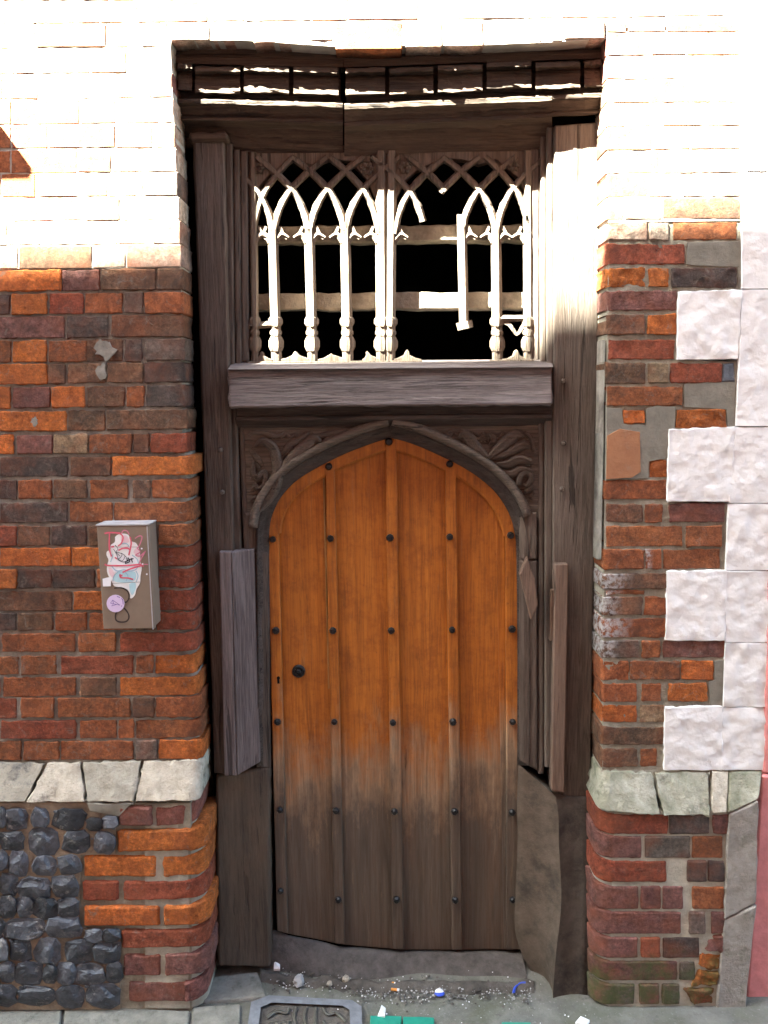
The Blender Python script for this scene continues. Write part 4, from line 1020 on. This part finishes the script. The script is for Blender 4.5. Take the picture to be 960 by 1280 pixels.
# ================================================================== GROUND
gv = []; gf = []
nx_, ny_ = 90, 60
for j in range(ny_+1):
    for i in range(nx_+1):
        a = (i/nx_)*2-1; b = (j/ny_)*2-1
        x = 1.3*a+23*a**5; y = .05+.9*b+20*b**5
        k = max(0, 1-abs(y)/1.5)
        z = -.006+.006*mn.noise(Vector((x*6, y*6, 0)))*k + .012*max(0, min(1, (y+.05)/.12))*k*0
        gv.append((x, y, z))
gf = [(j*(nx_+1)+i, j*(nx_+1)+i+1, (j+1)*(nx_+1)+i+1, (j+1)*(nx_+1)+i) for j in range(ny_) for i in range(nx_)]
gr = build('ground', gv, gf, MGROUND, None, True); gr['kind'] = 'structure'
def gslab(name, q, z, depth, mat, parent, nx=4, nz=4, bev=.004, smooth=True, **kw):
    zs = z if isinstance(z, (list, tuple)) else (z,)*4
    v, f = slab_geo([G(p[0], p[1], zz) for p, zz in zip(q, zs)], depth, nx, nz, bev, axis=2, **kw)
    return build(name, v, f, mat, parent, smooth)
pv = thing('pavement', 'pavement', 'pavement', G(150, 1275, 0)); pv['kind'] = 'structure'
for k in ('label', 'category'): del pv[k]
for q in [[(-150,1251),(78,1254),(70,1345),(-160,1345)], [(81,1254),(238,1263),(228,1345),(73,1345)], [(241,1258),(301,1254),(300,1345),(231,1345)],
          [(255,1222),(322,1213),(334,1246),(248,1252)], [(460,1345),(760,1345),(745,1300),(462,1300)]]:
    gslab('paving_slab', q, .006, .03, MSLAB, pv, 6, 5, .005, amp=.003, fr=14, wob=.002)
# worn threshold stone: sloping top running up to the door, higher at the left
th = thing('threshold_stone', 'worn dark stone doorstep under the orange door', 'doorstep', W(490, 1235, .05))
tv = []; tf = []; n1, n2 = 26, 7
for i in range(n1+1):
    s = i/n1
    xb = 336+s*(652-336); bk = W(xb, dbot(xb)+1.5-(3 if xb < 350 else 0), YD-.004)
    xf = 330+s*(660-330); yf = 1212+14*min(1, s*3)+5*math.sin(s*7); ff = G(xf, yf, -.012)
    for j in range(n2+1):
        t = j/n2; p = bk.lerp(ff, t); p.z += .016*math.sin(t*math.pi)*(1-.4*s)+.004*mn.noise(Vector((p.x*14, p.y*14, 0))); tv.append(p)
tf = [(i*(n2+1)+j, i*(n2+1)+j+1, (i+1)*(n2+1)+j+1, (i+1)*(n2+1)+j) for i in range(n1) for j in range(n2)]
nb = len(tv)
for i in range(n1+1):
    p = tv[i*(n2+1)].copy(); p.z = -.03; tv.append(p)
tf += [(i*(n2+1), (i+1)*(n2+1), nb+i+1, nb+i) for i in range(n1)]
build('step_surface', tv, tf, MSTEP, th, True)
v, f = box_geo((W(330,1200,.2).x, .16, -.06), (W(655,1200,.2).x, .3, W(500,1188,YD).z-.012)); build('step_core', v, f, MSTEP, th)
# drain cover
dc = thing('drain_cover', 'small cast iron cover with ribbed pattern in a grey frame in front of the doorstep', 'drain cover', G(378, 1275, 0))
fro = [(336,1244),(440,1250),(452,1258),(455,1345),(300,1345),(314,1252)]
fri = [(340,1253),(428,1257),(437,1262),(440,1345),(316,1345),(326,1259)]
V = [G(*p, .009) for p in fro]+[G(*p, .009) for p in fri]+[G(*p, -.01) for p in fro]+[G(*p, -.006) for p in fri]
n = 6; F = [(i, (i+1) % n, n+(i+1) % n, n+i) for i in range(n)]+[(i, (i+1) % n, 2*n+(i+1) % n, 2*n+i) for i in range(n)]+[(n+i, n+(i+1) % n, 3*n+(i+1) % n, 3*n+i) for i in range(n)]
build('frame', V, F, MCASTF, dc); build('plate', [G(*p, -.002) for p in fri], [tuple(range(n))], MDIRT, dc)
def grib(pts, wd, h=.010, z=-.002):
    P = smoothline(pts, 4); V = []; F = []; n = len(P); sec = [(-1, 0), (-.6, .8), (0, 1), (.6, .8), (1, 0)]
    for i, p in enumerate(P):
        a = P[max(i-1, 0)]; b = P[min(i+1, n-1)]; tx, ty = b[0]-a[0], b[1]-a[1]; L = math.hypot(tx, ty) or 1
        for o, hh in sec: V.append(G(p[0]+ty/L*o*wd, p[1]-tx/L*o*wd, z+h*hh))
    m = 5; F = [(i*m+j, i*m+j+1, (i+1)*m+j+1, (i+1)*m+j) for i in range(n-1) for j in range(m-1)]; return V, F
RB = []
for x in (372,384,396): RB.append([(x-1,1259),(x-3+(x-384)*.1,1270),(x-2,1284),(x-6,1310),(x-4,1340)])
for k in range(4):
    RB.append([(334-k*1+k*8,1272+k*17-k*2),(346+k*4,1264+k*14),(358+k*1,1266+k*14),(362,1260+k*16)])
    RB.append([(432-k*6,1276+k*15),(420-k*3,1266+k*15),(410-k*1,1268+k*14),(404,1260+k*16)])
for k in range(3):
    RB.append([(330,1284+k*18),(344,1278+k*18),(356,1284+k*18),(368,1278+k*18)]); RB.append([(434,1290+k*18),(422,1280+k*18),(412,1288+k*18),(402,1280+k*18)])
for R_ in RB: build('rib', *grib(R_, 2.2), MCAST, dc)
# turquoise tiles at the bottom edge
for q, lab in [([(463,1269),(502,1269.5),(500,1345),(458,1345)], 'turquoise paving tile next to the drain cover, left one of the touching pair'), ([(503.5,1270),(543,1271),(543,1345),(502,1345)], 'turquoise paving tile in the middle, right one of the touching pair'),
          ([(627,1277),(664,1277.5),(667,1345),(628,1345)], 'turquoise paving tile standing apart, farthest right')]:
    tag(gslab('turquoise_tile', q, .010, .02, MTILE, None, 4, 4, .002, amp=.001, fr=30, wob=.001), lab, 'tile', 'turquoise tiles in the pavement')
# litter
def butt(px, py, ang, L, lab):
    c = G(px, py, .008); d = Vector((math.cos(ang), math.sin(ang), 0)); e = Vector((-d.y, d.x, 0)); r = .0042
    t = thing('cigarette_butt', lab, 'cigarette butt', c, 'cigarette butts on the doorstep')
    for nm, a, b, m in [('filter', -L/2, L*.22, MORNG), ('paper_end', L*.22, L/2, MPAPER)]:
        V = []; 
        for s in (a, b):
            for i in range(8): V.append(c+d*s+e*(math.cos(i*.785)*r)+Vector((0, 0, math.sin(i*.785)*r)))
        build(nm, V, [(i, (i+1) % 8, 8+(i+1) % 8, 8+i) for i in range(8)]+[tuple(range(7, -1, -1)), tuple(range(8, 16))], m, t)
butt(494, 1237, -.15, .026, 'orange tipped cigarette butt lying in the dirt in front of the door')
butt(492, 1229, -.3, .011, 'tiny stubbed out pale cigarette end just above the orange one')
def chip(name, px, py, r, h, mat, lab, cat, group=None, sq=1.0, z=.004, seed=0):
    random.seed(seed+int(px)); c = G(px, py, z); V = []; n = 7
    for k, hh in ((1, 0), (.9, h*.7), (.5, h)):
        for i in range(n):
            a = i*2*math.pi/n; rr = r*k*random.uniform(.7, 1.15); V.append(c+Vector((math.cos(a)*rr, math.sin(a)*rr*sq, hh+random.uniform(0, h*.2))))
    F = [(k*n+i, k*n+(i+1) % n, (k+1)*n+(i+1) % n, (k+1)*n+i) for k in range(2) for i in range(n)]+[tuple(range(2*n, 3*n))]
    return tag(build(name, V, F, mat), lab, cat, group)
chip('loose_stone', 374, 1229, .020, .022, mat_stone("grey_chip", (.28,.27,.27), (.42,.41,.41)), 'largest pale grey stone chip at the left of the doorstep', 'stone', sq=1.1)
chip('loose_stone', 433, 1226, .016, .014, MGREYST, 'brownish stone chip on the dirt left of centre', 'stone')
chip('loose_stone', 412, 1231, .011, .010, MGREYST, 'small dull stone chip just left of the brownish one', 'stone')
def ovoid(px, py, rx, ry, h, mat, lab):
    c = G(px, py, .004); V = []; F = []; n = 14
    for k in range(5):
        a = k/4*math.pi/2
        for i in range(n): V.append(c+Vector((math.cos(i*2*math.pi/n)*rx*max(.02, math.cos(a)), math.sin(i*2*math.pi/n)*ry*max(.02, math.cos(a)), h*math.sin(a))))
    F = [(k*n+i, k*n+(i+1) % n, (k+1)*n+(i+1) % n, (k+1)*n+i) for k in range(4) for i in range(n)]; return V, F
bc = thing('bottle_cap', 'white and blue plastic cap lying on the dirt before the middle of the step', 'bottle cap', G(549, 1240, .004))
build('rim', *ovoid(549.5, 1242, .0165, .012, .006, MBLU, ''), MBLU, bc, True); build('top', *ovoid(549, 1240.5, .0145, .010, .012, MPAPER, ''), MPAPER, bc, True)
bs_ = build('blue_strap', *grib([(642,1241),(644,1234),(650,1229),(657,1228)], 1.8, .006, .006), MBLU); tag(bs_, 'curved strip of blue plastic lying beside the foot of the right post', 'plastic strip')
for px, py, q, lab in [(476,1262,[(-4,8),(1,-6),(6,-2),(5,7)],'crumpled white paper scrap left of the turquoise tiles'), (728,1275,[(-9,3),(-2,-5),(9,0),(6,5)],'crumpled white wrapper with blue edge by the right brick base'), (346,1206,[(-4,5),(-3,-6),(4,-4),(4,5)],'white litter scrap in the corner left of the doorstep')]:
    P = [G(px+a, py+b, .012+.006*(i % 2)) for i, (a, b) in enumerate(q)]; c = G(px, py, .022)
    V = P+[c]+[p+Vector((0, 0, -.008)) for p in P]; F = [(i, (i+1) % 4, 4) for i in range(4)]+[(i, (i+1) % 4, 5+(i+1) % 4, 5+i) for i in range(4)]
    tag(build('paper_scrap', V, F, MPAPER), lab, 'litter', 'paper litter on the ground')
# grit: uncountable
random.seed(11)
def grit(name, n, mat, box_, rr):
    geos = []
    for _ in range(n):
        px = random.uniform(*box_[0]); py = random.gauss(box_[1], box_[2])+(14 if px > 440 else 0)
        c = G(px, py, .004); r = random.uniform(*rr); ph = random.random()*6
        V = [c+Vector((math.cos(ph+i*1.257)*r*random.uniform(.6, 1.2), math.sin(ph+i*1.257)*r*random.uniform(.6, 1.2), 0)) for i in range(5)]+[c+Vector((0, 0, r*.8))]
        geos.append((V, [(i, (i+1) % 5, 5) for i in range(5)]))
    o = build(name, *join_geo(geos), mat); o['kind'] = 'stuff'; return o
grit('grit', 420, MGRIT, ((336, 665), 1226, 7), (.0012, .0042)); grit('dirt_crumbs', 380, MDIRT, ((336, 665), 1224, 8), (.002, .007))
grit('litter_specks', 70, MPAPER, ((340, 740), 1232, 18), (.001, .003))
# dirt drifted in the corner of the step
dv = []; df = []; nn = 30
for i in range(nn+1):
    s = i/nn; x = 326+s*(668-326); yc = 1222+12*min(1, s*2.5)
    for j in range(6):
        t = j/5; hw = 10+7*mn.noise(Vector((x*.045, 3, 1)))+3*mn.noise(Vector((x*.15, 8, 1))); py = yc-1-hw+(8+hw+8*mn.noise(Vector((x*.06, 1, 7))))*t; p = G(x, py, .0); p.z = -.012+.022*math.sin(t*math.pi)*(1+.5*mn.noise(Vector((x*.05, t*3, 2))))+.004*mn.noise(Vector((x*.2, t*9, 5))); dv.append(p)
df = [(i*6+j, i*6+j+1, (i+1)*6+j+1, (i+1)*6+j) for i in range(nn) for j in range(5)]
o = build('drifted_dirt', dv, df, MDIRT, None, True); o['kind'] = 'stuff'
# weed at the wall foot
wd = thing('weed', 'small green weed sprouting at the foot of the flint wall', 'weed', G(90, 1256, 0))
for k in range(6):
    a = random.uniform(-.5, .5); b = G(89+k*.8, 1257, 0); L = random.uniform(.025, .055)
    t_ = b+Vector((a*L, -.012, L)); m_ = b.lerp(t_, .5)+Vector((.003, 0, 0))
    build('blade', [b+Vector((-.002,0,0)), b+Vector((.002,0,0)), m_+Vector((.0028,-.002,0)), m_+Vector((-.0028,-.001,0)), t_], [(0,1,2,3),(3,2,4)], MGREEN, wd)

# ================================================================== THE LANE: house across, casting the shade; added board casting the small shadow
PL, PR = W(100, 312, 0), W(860, 262, 0)
tL = 3.0; tR = tL-(PR.z-PL.z)/2.2
EL, ER = PL-SUN*tL, PR-SUN*tR
ZE = EL.z; dirv = (ER-EL); dirv.z = 0; dirv.normalize()
A, B = EL-dirv*10, ER+dirv*10; back = Vector((dirv.y, -dirv.x, 0))
if back.y > 0: back = -back
hs = thing('brick_house', 'tall brick house across the lane whose roof edge shades the doorway', 'house', ((A+B)/2).to_tuple()[:2]+(0,))
def hbox(name, a, b, z0, z1, d0, d1, mat):
    P = [a+back*d0, b+back*d0, b+back*d1, a+back*d1]
    V = [Vector((p.x, p.y, z)) for z in (z0, z1) for p in P]
    return build(name, V, [(0,1,2,3),(4,5,6,7),(0,1,5,4),(1,2,6,5),(2,3,7,6),(3,0,4,7)], mat, hs)
hbox('wall', A, B, -.05, ZE-.25, .22, 5, MFAR)
hbox('eaves_board', A, B, ZE-.22, ZE, 0, .25, MBEAM)
r_ = [A+back*.0, B+back*.0]
V = [Vector((p.x, p.y, ZE+.003)) for p in (A+back*.01, B+back*.01)]+[Vector((p.x, p.y, ZE+1.3)) for p in (A+back*2.6, B+back*2.6)]+[Vector((p.x, p.y, ZE+.003)) for p in (A+back*5.2, B+back*5.2)]
build('roof', V, [(0,1,3,2),(2,3,5,4),(0,2,4),(1,3,5)], MFAR, hs)
for k in range(5):
    for zf in (1.0, 4.0, 7.0):
        c0 = A+dirv*(2+k*3.6); hbox('window', c0, c0+dirv*1.0, zf, zf+1.5, .17, .30, MWHT)
# unseen board added beyond the left edge, shaped to throw the triangular shadow
hd = thing('shadow_caster', 'unseen board added beyond the left edge to cast the triangular shadow', 'shadow caster', W(-120, 40, 0))
def cast(px, py, t): return W(px, py, 0)-SUN*t
Pp = [cast(-12, 140, .02), cast(41, 212, .26), cast(38, 224, .27), cast(-200, 226, .27), cast(-330, 130, .02)]
V = Pp+[p+Vector((-.02, -.01, .02)) for p in Pp]; n = 5
build('caster_board', V, [tuple(range(n)), tuple(range(2*n-1, n-1, -1))]+[(i, (i+1) % n, n+(i+1) % n, n+i) for i in range(n)], MBEAM, hd)
